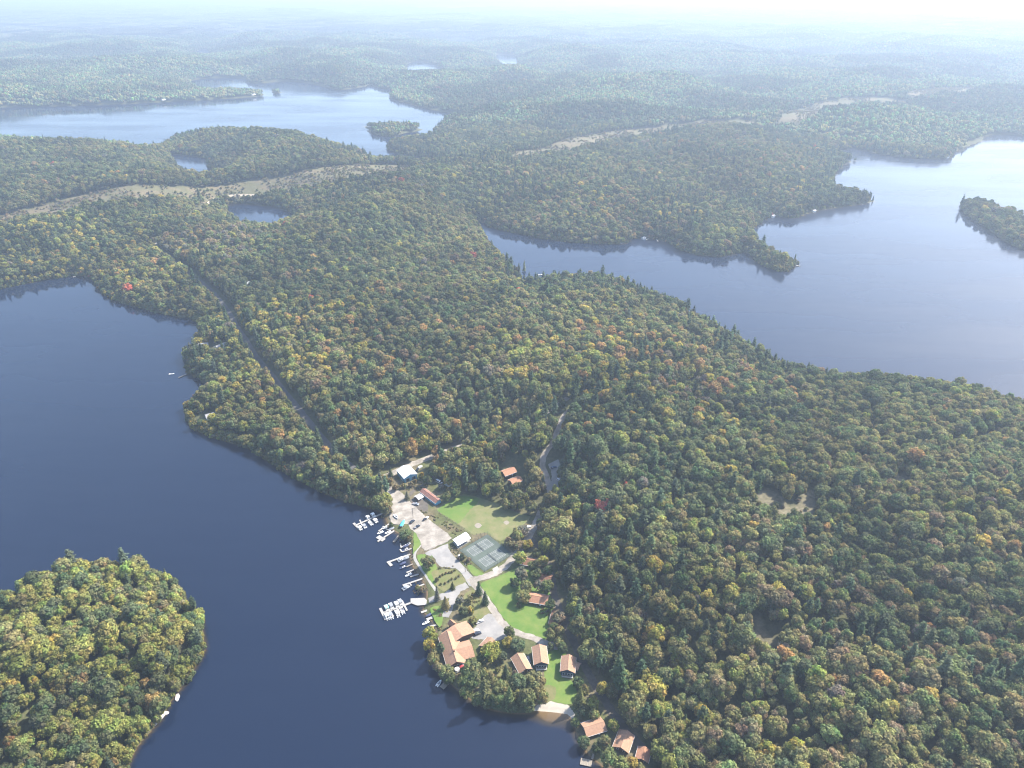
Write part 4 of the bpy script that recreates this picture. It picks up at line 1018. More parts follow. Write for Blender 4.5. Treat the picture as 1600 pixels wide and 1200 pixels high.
FARH = [(1116, 352, 'white house on the slope of the narrow headland'), (1208, 337, 'white boathouse at the inlet mouth between the headlands'), (1272, 329, 'white boathouse on the broad headland shore'), (1006, 371, 'white cottage left of the moored boats on the arm'),
        (1522, 210, 'pale cottage on the hazy right hand headland'), (1482, 245, 'pale cottage at the tip of the hazy headland'), (255, 156, 'white cottage on the far shore of the upper lake'), (396, 148, 'white cottage at the tip of the far peninsula')]
for fx, fy, lb in FARH:
    far_house((fx - 2.4, fy - 1), (fx + 2.4, fy - 2), 5.5, M['grey_roof'], M['white'], lb, 2 if fx != 1116 else 8, 2.6, 4.2)

# ------------------------------------------------------------------ tennis courts
def tennis():
    q = [np.array(P(a, b2, GZ)) for a, b2 in ((759, 834), (801, 865), (757.5, 895), (721, 861))]   # top, right, bottom, left
    c = sum(q) / 4
    u = ((q[1] - q[0]) + (q[2] - q[3])) / 2; v = ((q[3] - q[0]) + (q[2] - q[1])) / 2
    U, V = np.linalg.norm(u), np.linalg.norm(v); rz = math.atan2(u[1], u[0])
    du = u / U; dv = np.array([du[1], -du[0]])
    t = empty('tennis_court', c[0], c[1], GZ, rz, 'green double tennis court inside a tall wire fence', 'tennis court')
    MB().box(-U / 2, U / 2, -V / 2, V / 2, -0.2, 0.10).build('base', M['court'], t)
    sc = V / 34.0
    cl, cw, sg = 23.77 * sc / 2, 10.97 * sc / 2, 8.23 * sc / 2
    for s in (-1, 1):
        x0 = s * U * 0.245
        MB().box(x0 - cw - 0.3, x0 + cw + 0.3, -cl - 0.3, cl + 0.3, 0.08, 0.112).build('playing_surface', M['court_in'], t)
        ln = MB(); e = 0.09
        for x in (-cw, -sg, sg, cw): ln.box(x0 + x - e, x0 + x + e, -cl, cl, 0.1, 0.120)
        for y in (-cl, cl): ln.box(x0 - cw, x0 + cw, y - e, y + e, 0.1, 0.124)
        for y in (-6.4 * sc, 6.4 * sc): ln.box(x0 - sg + e, x0 + sg - e, y - e, y + e, 0.1, 0.1225)
        ln.box(x0 - e, x0 + e, -6.4 * sc, 6.4 * sc, 0.1, 0.1215)
        o = ln.build('line_marking', M['line'], t)
        nt_ = MB()
        for z in np.arange(0.25, 1.05, 0.1): nt_.box(x0 - cw - 0.5, x0 + cw + 0.5, -0.02, 0.02, z, z + 0.03)
        for x in np.arange(-cw - 0.5, cw + 0.5, 0.25): nt_.box(x0 + x - 0.015, x0 + x + 0.015, -0.015, 0.015, 0.2, 1.05)
        nt_.box(x0 - cw - 0.5, x0 + cw + 0.5, -0.04, 0.04, 1.02, 1.12)
        no = nt_.build('net', M['fence'], t)
        for x in (-cw - 0.55, cw + 0.55): MB().tube((x0 + x, 0, 0.1), (x0 + x, 0, 1.2), 0.06).build('net_post', M['steel'], t)
    per = [(-U / 2, -V / 2), (U / 2, -V / 2), (U / 2, V / 2), (-U / 2, V / 2)]
    post_me = MB().tube((0, 0, -0.2), (0, 0, 3.1), 0.07).build('fence_post', M['fence'], t); first = True
    w = MB()
    for i in range(4):
        a, b2 = np.array(per[i]), np.array(per[(i + 1) % 4]); L = np.linalg.norm(b2 - a); k = int(L / 3.2)
        for z in (0.12, 1.5, 3.0): w.tube((*a, z), (*b2, z), 0.045, None, 4)
        for z in np.arange(0.4, 3.0, 0.37): w.tube((*a, z), (*b2, z), 0.012, None, 3)
        for s in np.arange(0, 1, 0.6 / L): p = a + (b2 - a) * s; w.tube((*p, 0.1), (*p, 3.0), 0.012, None, 3)
        for s in range(k):
            p = a + (b2 - a) * s / k
            o = post_me if first else post_me.copy()
            if not first: COL.objects.link(o); o.parent = t
            first = False; o.location = (p[0], p[1], 0)
    w.build('fence_mesh', M['fence'], t)
tennis()
sheet('path', [(769, 889), (777, 884), (780, 890), (772, 895)], GZ + 0.14, M['concrete'], 'pale concrete pad outside the tennis court gate', 1, 0.1)
def wire_fence(pts, label, h=1.2, step=2.6, wires=(0.35, 0.75, 1.12)):
    ln = [np.array(P(a, b2, GZ)) for a, b2 in pts]; c = ln[0]
    t = empty('wire_fence', c[0], c[1], GZ, 0, label, 'fence')
    base = None; w = MB()
    for a, b2 in zip(ln, ln[1:]):
        a = a - c; b2 = b2 - c; L = np.linalg.norm(b2 - a); k = max(1, int(L / step))
        for z in wires: w.tube((*a, z), (*b2, z), 0.03, None, 4)
        for s in range(k + 1):
            p = a + (b2 - a) * s / k
            if base is None: base = MB().box(-0.08, 0.08, -0.08, 0.08, -0.3, h).build('post', M['dark_wood'], t); o = base
            else: o = base.copy(); COL.objects.link(o); o.parent = t
            o.location = (p[0], p[1], 0)
    w.build('wire', M['fence'], t)
wire_fence([(660, 863), (683, 854), (706, 844)], 'dark post and wire fence across the gravel lots')
wire_fence([(683, 800), (703, 812), (722, 824), (738, 836), (757, 834)], 'dark fence along the near edge of the ball field', 1.6, 3.0, (0.4, 0.9, 1.5))
wire_fence([(727, 888), (739, 899)], 'short wooden fence under the tennis court corner')
wire_fence([(690, 917), (712, 906), (723, 900)], 'low fence across the garden plot')

# ------------------------------------------------------------------ utility poles
def pole_obj(px_, py_, h, label):
    q = P(px_, py_, GZ); t = empty('utility_pole', q[0], q[1], GZ, 0.6, label, 'utility pole', 'utility poles of the resort')
    MB().tube((0, 0, -0.5), (0, 0, h), 0.2, 0.13, 8).build('pole', M['pole'], t)
    a = MB().box(-1.2, 1.2, -0.08, 0.08, h - 0.9, h - 0.72).build('crossarm', M['pole'], t)
    for x in (-1.05, 1.05): MB().tube((x, 0, h - 0.72), (x, 0, h - 0.45), 0.07).build('insulator', M['trim'], a)
    MB().tube((0.35, 0, h - 2.4), (0.35, 0, h - 1.5), 0.24, None, 8).build('transformer', M['steel'], t)
pole_obj(645.5, 809, 10.5, 'tall wooden utility pole standing in the marina lot')
pole_obj(727, 894, 9.5, 'wooden utility pole beside the road junction under the tennis court')

# ------------------------------------------------------------------ docks and boats
WZ = 0.0
def plank_run(mb, a, b2, w, z=0.55, th=0.22):
    a = np.array(a); b2 = np.array(b2); d = b2 - a; d = d / (np.linalg.norm(d) + 1e-9); n_ = np.array([-d[1], d[0]]) * w / 2
    mb.prism([tuple(a + n_), tuple(a - n_), tuple(b2 - n_), tuple(b2 + n_)], z - th, z)
def dock(runs, label, material='pale_timber', group='docks of the marina', cat='dock', z=0.62):
    """runs: (pixel a, pixel b, width) ; the first is the walkway, the rest its fingers and platforms"""
    c = np.array(P(*runs[0][0], z)); t = empty('dock', c[0], c[1], WZ, 0, label, cat, group)
    first_post = None
    for k, (a, b2, w) in enumerate(runs):
        a = np.array(P(*a, z)) - c; b2 = np.array(P(*b2, z)) - c
        mb = MB(); zz = z - 0.012 * k
        # boards laid across, told apart by their gaps
        d = b2 - a; L = np.linalg.norm(d); d = d / (L + 1e-9)
        n_ = np.array([-d[1], d[0]]) * w / 2
        nb = max(2, int(L / 0.9))
        for i in range(nb):
            p, q = a + d * (L * i / nb), a + d * (L * (i + 1) / nb - 0.06)
            mb.prism([tuple(p + n_), tuple(p - n_), tuple(q - n_), tuple(q + n_)], zz - 0.10, zz + 0.012 * (i % 2))
        o = mb.build('walkway' if k == 0 else ('platform' if w > 3 else 'finger'), M[material], t)
        fr = MB()
        for s in (-0.9, 0.9): plank_run(fr, a + n_ * s, b2 + n_ * s, 0.16, zz - 0.11, 0.35)
        fr.build('stringer', M['dark_wood'], o)
        for i in range(max(2, int(L / 6)) + 1):
            p = a + d * L * i / max(2, int(L / 6)) + n_ * 1.05
            if first_post is None: first_post = MB().tube((0, 0, -4.0), (0, 0, z + 0.45), 0.11, None, 6).build('post', M['dark_wood'], t); po = first_post
            else: po = first_post.copy(); COL.objects.link(po); po.parent = t
            po.location = (p[0], p[1], 0)
    return t
def pontoon(px_, py_, ang, label, L=6.4, W=2.5, canopy=None, rail='white', z=0.0):
    q = P(px_, py_, 1.0); t = empty('pontoon_boat', q[0], q[1], z, ang, label, 'boat', 'boats moored at the docks')
    h = L / 2; w = W / 2
    for s in (-1, 1):
        y = s * w * 0.72
        ring = lambda x, r: [(x, y + r * math.cos(k), 0.12 + r * math.sin(k)) for k in np.linspace(0, 2 * math.pi, 8, endpoint=False)]
        MB().loft([ring(-h, 0.30), ring(h * 0.7, 0.34), ring(h * 0.95, 0.2), ring(h * 1.04, 0.04)]).build('pontoon', M['aluminium'], t)
    MB().box(-h, h * 0.94, -w, w, 0.46, 0.58).build('deck', M['interior'], t)
    r = MB()
    for z0, z1 in ((0.58, 1.12),):
        r.box(-h + 0.1, h * 0.82, w - 0.08, w, z0, z1); r.box(-h + 0.1, h * 0.82, -w, -w + 0.08, z0, z1); r.box(h * 0.82 - 0.08, h * 0.82, -w + 0.08, w - 0.08, z0, z1); r.box(-h + 0.1, -h + 0.18, -w + 0.08, w - 0.08, z0, z1)
    r.build('rail_panel', M['hull_white' if rail == 'white' else 'hull_navy'], t)
    st = MB()
    st.box(-h + 0.3, -h + 0.95, -w + 0.15, w - 0.15, 0.58, 1.02); st.box(h * 0.2, h * 0.75, w - 0.75, w - 0.12, 0.58, 1.0); st.box(h * 0.2, h * 0.75, -w + 0.12, -w + 0.75, 0.58, 1.0)
    st.build('seat', M['seat'], t)
    MB().add([(0.0, -0.75, 0.58), (0.7, -0.75, 0.58), (0.7, -0.15, 0.58), (0.0, -0.15, 0.58), (0.15, -0.75, 1.35), (0.45, -0.75, 1.35), (0.45, -0.15, 1.35), (0.15, -0.15, 1.35)], [(0, 1, 5, 4), (1, 2, 6, 5), (2, 3, 7, 6), (3, 0, 4, 7), (4, 5, 6, 7), (3, 2, 1, 0)]).build('helm_console', M['hull_white'], t)
    MB().box(-h - 0.45, -h - 0.02, -0.22, 0.22, 0.15, 1.05).build('outboard_motor', M['tyre'], t)
    if canopy:
        cv = MB(); xs = np.linspace(-h * 0.55, h * 0.35, 5)
        for i in range(4):
            z0 = 2.25 + 0.14 * math.sin(math.pi * i / 4); z1 = 2.25 + 0.14 * math.sin(math.pi * (i + 1) / 4)
            cv.slab([(xs[i], -w, z0), (xs[i + 1], -w, z1), (xs[i + 1], w, z1), (xs[i], w, z0)], 0.05)
        co = cv.build('canopy', M[canopy], t)
        fr = MB()
        for s in (-1, 1):
            for x in (-h * 0.5, h * 0.3): fr.tube((-0.1 * h, s * w, 1.1), (x, s * w, 2.26), 0.03, None, 4)
        fr.build('canopy_frame', M['steel'], co)
    return t
def runabout(px_, py_, ang, label, L=5.6, W=2.1, hull='hull_white', cover=None, z=0.0, group='boats moored at the docks', cat='boat'):
    q = P(px_, py_, 0.7); t = empty('motor_boat', q[0], q[1], z, ang, label, cat, group)
    h = L / 2; w = W / 2; rings = []; deck = []
    for s, k in ((-1, 0.92), (-0.6, 1.0), (-0.1, 1.0), (0.35, 0.86), (0.7, 0.55), (0.92, 0.2), (1.0, 0.04)):
        x = s * h; zt = 0.75 + 0.2 * max(0, s) ** 2; zb = -0.2 + 0.3 * max(0, s) ** 2
        rings.append([(x, -w * k, zt), (x, -w * k * 0.82, 0.1 + 0.25 * max(0, s)), (x, 0, zb), (x, w * k * 0.82, 0.1 + 0.25 * max(0, s)), (x, w * k, zt)])
    MB().loft(rings).build('hull', M[hull], t)
    g = MB().box(-h * 0.86, h * 0.22, -w * 0.72, w * 0.72, 0.70, 0.80)
    g.build('cockpit', M['interior'], t)
    if cover:
        cv = MB(); sec = []
        for s, k in ((-0.99, 0.95), (-0.5, 1.04), (0.05, 1.04), (0.5, 0.80), (0.86, 0.34)):
            zt = 0.86 + 0.2 * max(0, s) ** 2; pk = (0.25, 0.5, 0.85, 0.4, 0.08)[len(sec)]
            sec.append([(s * h, -w * k, zt - 0.1), (s * h, -w * k * 0.5, zt + pk * 0.7), (s * h, 0, zt + pk), (s * h, w * k * 0.5, zt + pk * 0.7), (s * h, w * k, zt - 0.1)])
        cv.loft(sec).build('cover', M[cover], t)
    else:
        MB().slab([(h * 0.22, -w * 0.7, 1.25), (h * 0.22, w * 0.7, 1.25), (h * 0.42, w * 0.6, 0.82), (h * 0.42, -w * 0.6, 0.82)], 0.05).build('windscreen', M['glass'], t)
        MB().box(-h * 0.8, -h * 0.5, -w * 0.6, w * 0.6, 0.8, 1.08).build('seat', M['seat'], t)
        MB().box(-h * 0.1, h * 0.08, w * 0.12, w * 0.6, 0.8, 1.15).build('seat', M['seat'], t)
    MB().box(-h - 0.35, -h + 0.02, -0.18, 0.18, 0.05, 1.0).build('outboard_motor', M['tyre'], t)
    return t
def heading(a, b2):
    p, q = np.array(P(*a)), np.array(P(*b2)); d = q - p
    return math.atan2(d[1], d[0])
dock([((602, 800), (555, 821), 1.7), ((552.5, 817), (562.5, 827.5), 2.0), ((562, 812), (566, 820), 1.2), ((573, 806), (581, 819), 1.2), ((588, 815), (581, 803), 1.2)], 'long white marina dock with finger slips, uppermost on the shore')
dock([((616, 829), (590, 846), 1.6), ((590, 838), (600, 844), 4.0)], 'white dock with a square end platform beside the boat ramp')
dock([((613, 815), (591, 830), 1.2), ((598, 822), (606, 828), 1.1)], 'thin dock just above the square platform dock')
dock([((628, 831), (615, 847), 1.8)], 'straight grey boat ramp dock beside the blue covered boat', 'timber')
dock([((643, 848), (626, 855), 1.1), ((625.5, 849), (627, 856), 1.1)], 'short forked dock below the boat ramp')
dock([((643, 857), (628, 862), 1.3), ((628, 862), (625, 858), 1.2)], 'short hooked dock with dark boats above it')
dock([((641, 866), (607, 878), 1.7), ((606, 877), (612, 884), 2.4)], 'long white dock ending in a hook')
dock([((645, 881), (635, 885.5), 1.1)], 'stub dock beside the navy boats', 'timber')
dock([((647, 890), (635, 894.5), 1.4)], 'short white dock by the shaded footpath')
dock([((654, 897), (641, 901), 1.4)], 'short white dock just above the long boxed dock')
dock([((660, 904), (629, 914.5), 1.5), ((640, 911), (643, 915), 1.1)], 'long narrow dock with a boat lift at its end')
dock([((663, 912.5), (651, 917), 1.3)], 'short pale dock above the brown reeds')
dock([((667, 953.5), (658, 957), 1.8)], 'short wide dock below the big deck')
dock([((678, 963.5), (666.5, 968), 2.2)], 'short wide dock opposite the lodge road end')
dock([((682, 976.5), (671.5, 978.5), 1.6)], 'short white dock closest to the lodge')
dock([((644, 941), (599, 957.5), 1.7), ((594, 950), (603, 968), 1.9), ((606, 949), (614.5, 963), 1.3), ((616, 942), (625, 958), 1.3), ((628, 938), (636, 954), 1.3)], 'big marina dock with four cross fingers off the wide deck')
def big_deck():
    q = [np.array(P(a, b2, 0.9)) for a, b2 in ((641.5, 935), (663.5, 934), (667, 938), (666, 945), (652, 946), (641.5, 942))]
    c = sum(q) / len(q); t = empty('wharf', c[0], c[1], 0, 0, 'wide pale plank wharf where the big dock joins the shore', 'wharf')
    loc = [p - c for p in q]
    x0 = min(p[0] for p in loc); x1 = max(p[0] for p in loc)
    # boards run across the wharf, cut to its outline
    n = 22; xs = np.linspace(x0, x1, n + 1)
    def span(x):
        ys = []
        for a, b2 in zip(loc, loc[1:] + loc[:1]):
            if (a[0] <= x) != (b2[0] <= x): ys.append(a[1] + (b2[1] - a[1]) * (x - a[0]) / (b2[0] - a[0]))
        return min(ys), max(ys)
    for i in range(n):
        a, b2 = xs[i] + 0.02, xs[i + 1] - 0.03
        ya, yb = span(max(a, x0 + 0.01)), span(min(b2, x1 - 0.01))
        MB().prism([(a, ya[0]), (b2, yb[0]), (b2, yb[1]), (a, ya[1])], 0.78, 0.9 + 0.015 * (i % 3)).build('plank', M['pale_timber'], t)
    MB().prism([tuple(p * 0.98) for p in loc], 0.35, 0.775).build('frame', M['dark_wood'], t)
    for p in loc: MB().tube((*(p * 0.96), -3.0), (*(p * 0.96), 0.36), 0.16).build('post', M['dark_wood'], t)
big_deck()
dock([((715, 1063), (703, 1064), 1.3), ((702, 1062.5), (690, 1075), 3.6)], 'tan swim platform on a grey gangway below the lodge', 'timber', None)
dock([((929, 1173), (925, 1186), 1.3), ((907, 1189), (925, 1193), 4.2)], 'grey dock with a square end near the bottom edge', 'timber', None)
dock([((146, 430), (116, 430), 1.8), ((116, 428), (116, 433), 4.0)], 'pale dock in the far corner of the dark lake', 'pale_timber', None)
dock([((245, 482), (236, 485), 1.8)], 'small dock on the far wooded shore of the dark lake', 'pale_timber', None)
dock([((292, 584), (279, 590), 2.2)], 'dock with a moored boat off the wooded point', 'timber', None)
for k, (a, b2) in enumerate((((975, 378), (970, 381)), ((1013, 369), (1010, 375)), ((1024, 371), (1028, 377)), ((1243, 414), (1250, 416)))):
    dock([(a, b2, 2.2)], ['tiny dock left of the cottage on the far arm shore', 'tiny dock beside the white cottage on the arm', 'tiny dock right of the white cottage on the arm', 'tiny dock at the tip of the narrow headland'][k], 'pale_timber', 'docks on the far shore')
A1 = heading((602, 800), (555, 821)); AX = A1 + math.pi / 2
for bx_, by_, an, cn, lb in (
    (575, 808.5, AX, 'white', 'white topped pontoon boat above the middle of the uppermost marina dock'), (583, 804.5, AX, 'white', 'white topped pontoon boat above the shoreward end of the uppermost dock'), (579, 817, AX + math.pi, None, 'white pontoon boat below the middle of the uppermost dock'),
    (586.5, 813, AX + math.pi, 'white', 'white topped pontoon boat below the shoreward end of the uppermost dock'), (569, 821.5, AX + math.pi, 'canopy_grey', 'grey topped pontoon boat below the outer end of the uppermost dock'), (562, 824.5, AX + math.pi, 'white', 'white topped pontoon boat inside the outer tee of the uppermost dock'),
    (627, 873.5, A1 + math.pi, 'white', 'white topped pontoon boat under the long hooked dock'), (634.5, 917.5, A1 + math.pi, 'canopy_grey', 'pontoon boat in the lift at the end of the long narrow dock')):
    pontoon(bx_, by_, an, lb, canopy=cn)
for bx_, by_, an, hull, cv, lb in (
    (600, 824.5, A1, 'hull_white', None, 'white motor boat at the thin dock'), (594, 832, A1, 'hull_white', None, 'white motor boat off the end of the thin dock'), (606, 831.5, A1, 'hull_white', None, 'white motor boat between the thin dock and the platform dock'), (611, 826, A1, 'hull_white', 'canopy_grey', 'grey covered boat close to shore by the platform dock'),
    (633, 853.5, A1, 'hull_navy', 'canopy_blue', 'navy boat beneath the forked dock'), (633, 858.5, A1, 'hull_navy', None, 'navy boat along the hooked short dock'), (637, 850, A1, 'hull_white', None, 'small white boat above the forked dock'),
    (634, 872, A1, 'hull_white', 'canopy_grey', 'grey covered boat close to shore under the long hooked dock'), (629, 880.5, A1, 'hull_navy', 'canopy_blue', 'navy covered boat, upper of the pair by the stub dock'), (629, 886.5, A1, 'hull_navy', None, 'open navy boat, lower of the pair by the stub dock'), (638, 898, A1, 'hull_white', None, 'white boat between two short docks below the stub dock'),
    (670, 961, A1, 'hull_navy', 'canopy_blue', 'navy covered boat between the short wide docks'), (665, 973, A1, 'hull_white', None, 'open white boat by the dock closest to the lodge')):
    runabout(bx_, by_, an, lb, hull=hull, cover=cv)
A2 = heading((644, 941), (599, 957.5)) + math.pi / 2
for bx_, by_, an, cn, lb in (
    (604, 949, A2 + math.pi, 'canopy_mint', 'pontoon boat with mint green canopy at the big dock'), (611, 946, A2 + math.pi, 'canopy_grey', 'grey topped pontoon boat next to the mint green one'), (619.5, 943.5, A2 + math.pi, 'white', 'white topped pontoon boat above the middle of the big dock'), (625.5, 940, A2 + math.pi, 'canopy_grey', 'grey topped pontoon boat nearest the wharf'),
    (604.5, 962.5, A2, 'white', 'white topped pontoon boat inside the outer tee of the big dock'), (610.5, 961, A2, 'canopy_grey', 'grey topped pontoon boat below the outer half of the big dock'), (621, 958, A2, 'white', 'white topped pontoon boat below the middle of the big dock'), (628.5, 953.5, A2, None, 'open pontoon boat below the inner half of the big dock')):
    pontoon(bx_, by_, an, lb, canopy=cn, L=6.8)
runabout(686, 1067, heading((686, 1070), (692, 1062)), 'white motor boat beside the tan swim platform', group=None)
runabout(268, 584, 0.3, 'small white boat moored alone off the wooded point', L=6, group=None)
for bx_, by_, an, lb in ((993, 368, 0.2, 'white boat moored on the far arm, left of three'), (1013, 372.5, 0.5, 'white boat moored on the far arm, middle of three'), (1027, 371, 0.1, 'white boat moored on the far arm, right of three'), (844, 429, 0.4, 'lone white boat on the arm beside the wooded point')):
    runabout(bx_, by_, an, lb, L=7.5, W=2.8, group='boats on the far arm')
# the boat on its trailer, and two more hauled out
def trailer(px_, py_, ang, label, L=6.2):
    q = P(px_, py_, GZ + 0.6); t = empty('boat_trailer', q[0], q[1], GZ + 0.1, ang, label, 'trailer')
    f = MB()
    for s in (-1, 1): f.box(-L / 2, L * 0.35, s * 0.75 - 0.06, s * 0.75 + 0.06, 0.42, 0.54)
    for x in (-L * 0.4, -0.4, L * 0.3): f.box(x - 0.06, x + 0.06, -0.69, 0.69, 0.43, 0.53)
    f.tube((L * 0.35, 0.7, 0.48), (L * 0.62, 0, 0.48), 0.05); f.tube((L * 0.35, -0.7, 0.48), (L * 0.62, 0, 0.48), 0.05)
    f.build('frame', M['steel'], t)
    for s in (-1, 1):
        MB().tube((-L * 0.18, s * 0.86, 0.32), (-L * 0.18, s * 1.08, 0.32), 0.32, None, 12).build('wheel', M['tyre'], t)
    MB().tube((L * 0.55, 0, 0.02), (L * 0.55, 0, 0.5), 0.06).build('jockey_wheel', M['tyre'], t)
    return q
ha = heading((626, 828), (634, 812))
q = trailer(629.5, 820, ha, 'boat trailer under the turquoise covered boat')
o = runabout(629.5, 820, ha, 'turquoise covered boat on its trailer by the ramp', L=8.4, W=2.8, cover='cover_teal', z=GZ + 0.88, group=None)
o = runabout(619, 809, heading((614, 803), (622, 812)), 'white boat on the ground at the top of the ramp', L=6.5, W=2.3, z=GZ + 0.31, group=None)

# ------------------------------------------------------------------ vehicles
def vehicle(name, px_, py_, ang, paint, label, style='suv', L=5.4, W=2.05, zg=GZ + 0.14, cat='car', group='parked vehicles'):
    q = P(px_, py_, zg + 0.9); t = empty(name, q[0], q[1], zg, ang, label, cat, group)
    h, w = L / 2, W / 2
    body = [(-h, 0.45), (-h + 0.05, 0.95), (h * 0.45, 1.0), (h * 0.93, 0.88), (h, 0.6), (h, 0.38), (-h, 0.38)]
    inset = lambda prof, y0, y1: [[(x, y0, z) for x, z in prof], [(x, y1, z) for x, z in prof]]
    MB().loft([[(x, -w, z) for x, z in body], [(x, w, z) for x, z in body]]).build('body', M[paint], t)
    if style == 'pickup': cab = [(-h * 0.12, 0.97), (-h * 0.02, 1.72), (h * 0.28, 1.72), (h * 0.55, 0.97)]
    elif style == 'van': cab = [(-h * 0.97, 0.95), (-h * 0.95, 2.15), (h * 0.45, 2.15), (h * 0.75, 0.95)]
    else: cab = [(-h * 0.95, 0.95), (-h * 0.82, 1.68), (h * 0.18, 1.70), (h * 0.5, 0.96)]
    c2 = [(x, z) for x, z in cab]; sh = 0.86
    MB().loft([[(x, -w * (0.95 if z < 1.1 else sh), z) for x, z in c2], [(x, w * (0.95 if z < 1.1 else sh), z) for x, z in c2]]).build('cabin', M['glass'], t)
    x0, x1 = cab[1][0], cab[2][0]; zt = cab[1][1]
    MB().box(x0 - 0.05, x1 + 0.05, -w * sh - 0.02, w * sh + 0.02, zt - 0.05, zt + 0.05).build('roof', M[paint], t)
    if style == 'pickup': MB().box(-h * 0.96, -h * 0.16, -w * 0.82, w * 0.82, 0.9, 0.985).build('cargo_bed', M['interior'], t)
    for x in (-h * 0.62, h * 0.62):
        for s in (-1, 1):
            wh = MB().tube((x, s * (w - 0.2), 0.36), (x, s * (w + 0.03), 0.36), 0.36, None, 12).build('wheel', M['tyre'], t)
            MB().tube((x, s * (w + 0.03), 0.36), (x, s * (w + 0.05), 0.36), 0.2, None, 10).build('rim', M['steel'], wh)
    for s in (-1, 1):
        MB().box(h - 0.06, h + 0.03, s * w * 0.7 - 0.2, s * w * 0.7 + 0.2, 0.62, 0.8).build('headlight', M['trim'], t)
        MB().box(-h - 0.03, -h + 0.04, s * w * 0.8 - 0.15, s * w * 0.8 + 0.15, 0.65, 0.9).build('tail_light', M['red'], t)
    return t
hr_ = heading((742, 974), (756, 968))
vehicle('pickup_truck', 749.5, 970.5, hr_, 'car_white', 'white pickup alone at the upper side of the lodge parking', 'pickup', 6.0, cat='pickup')
vehicle('parked_car', 743, 985.5, hr_ + 0.05, 'car_white', 'white car parked beside a dark car near the lodge', 'suv')
vehicle('parked_car', 746.5, 989.5, hr_, 'car_dark', 'dark car parked beside a white car near the lodge', 'suv')
hm = heading((641, 817), (648, 811))
vehicle('parked_car', 644, 814.5, hm, 'car_dark', 'dark car in the marina lot close to the utility pole', 'suv')
vehicle('pickup_truck', 651.5, 822.5, hm - 0.2, 'car_dark', 'dark pickup by the verge of the marina lot', 'pickup', 5.9, cat='pickup')
vehicle('pickup_truck', 649.5, 787, heading((644, 786), (655, 788)), 'car_silver', 'silver pickup in front of the grey shed', 'pickup', 6.0, cat='pickup')
vehicle('utility_cart', 663.5, 811, hm, 'car_dark', 'small dark utility cart in the gravel lot', 'suv', 3.0, 1.5, cat='cart')
vehicle('utility_cart', 667.5, 808.5, hm, 'car_white', 'small white utility cart at the weedy lot edge', 'suv', 3.2, 1.5, cat='cart')
vehicle('camper_van', 686, 752.5, heading((681, 750), (691, 755)), 'car_white', 'white camper van under the trees near the small shed', 'van', 6.6, 2.3, cat='van')
vehicle('parked_car', 656.5, 729.5, hm, 'car_white', 'white car tucked behind the blue workshop', 'suv')
vehicle('parked_car', 652.5, 733, hm + 0.4, 'car_dark', 'dark car tucked behind the blue workshop', 'suv')
def zat(a, b2): return TZ(*land(a, b2)) + 0.36
vehicle('parked_car', 865.5, 730, heading((858, 733), (870, 730), ), 'car_blue', 'blue grey car in the shaded parking under the trees', 'suv', 6.0, zg=zat(865.5, 731))
vehicle('parked_car', 874, 737, heading((876, 735), (884, 733)), 'car_dark', 'dark car at the far side of the shaded parking', 'suv', 5.0, zg=zat(874, 738))
vehicle('parked_car', 874, 750, heading((874, 748), (883, 752)), 'car_white', 'white car in the shaded parking', 'suv', 5.2, zg=zat(874, 751))
vehicle('parked_car', 825.5, 823, heading((822, 824), (829, 821)), 'car_white', 'white car on the road by the ball field', 'suv', 4.8)
vehicle('parked_car', 826, 1030, heading((824, 1024), (829, 1036)), 'car_dark', 'dark car squeezed between the two cottages', 'suv', 5.0)

# ------------------------------------------------------------------ granite ledges on the island's shore
def ledge(px_, py_, sx, sy, sz_, rz, label):
    q = P(px_, py_, 0.4); rg = np.random.default_rng(int(px_))
    vv, ff = ICO2
    v = vv * np.array([sx, sy, sz_]) * (1 + rg.normal(0, 0.12, (len(vv), 1)))
    v[:, 2] = np.where(v[:, 2] > sz_ * 0.55, sz_ * 0.55 + (v[:, 2] - sz_ * 0.55) * 0.3, v[:, 2])
    o = MB().add(v, ff).build('rock_ledge', M['granite'])
    o.location = (q[0], q[1], 0.1); o.rotation_euler = (0, 0, rz)
    return tag(o, label, 'rock', 'granite ledges on the island shore')
ledge(248, 1124, 5.5, 1.6, 1.1, heading((236, 1138), (258, 1114)), 'long pale granite ledge on the lower shore of the wooded island')
ledge(277, 1090, 1.3, 3.0, 1.2, 0.2, 'upright pale granite ledge on the island shore above the long one')
ledge(258, 1114, 2.2, 1.6, 1.0, 0.2, 'small pale rock between the two island ledges')

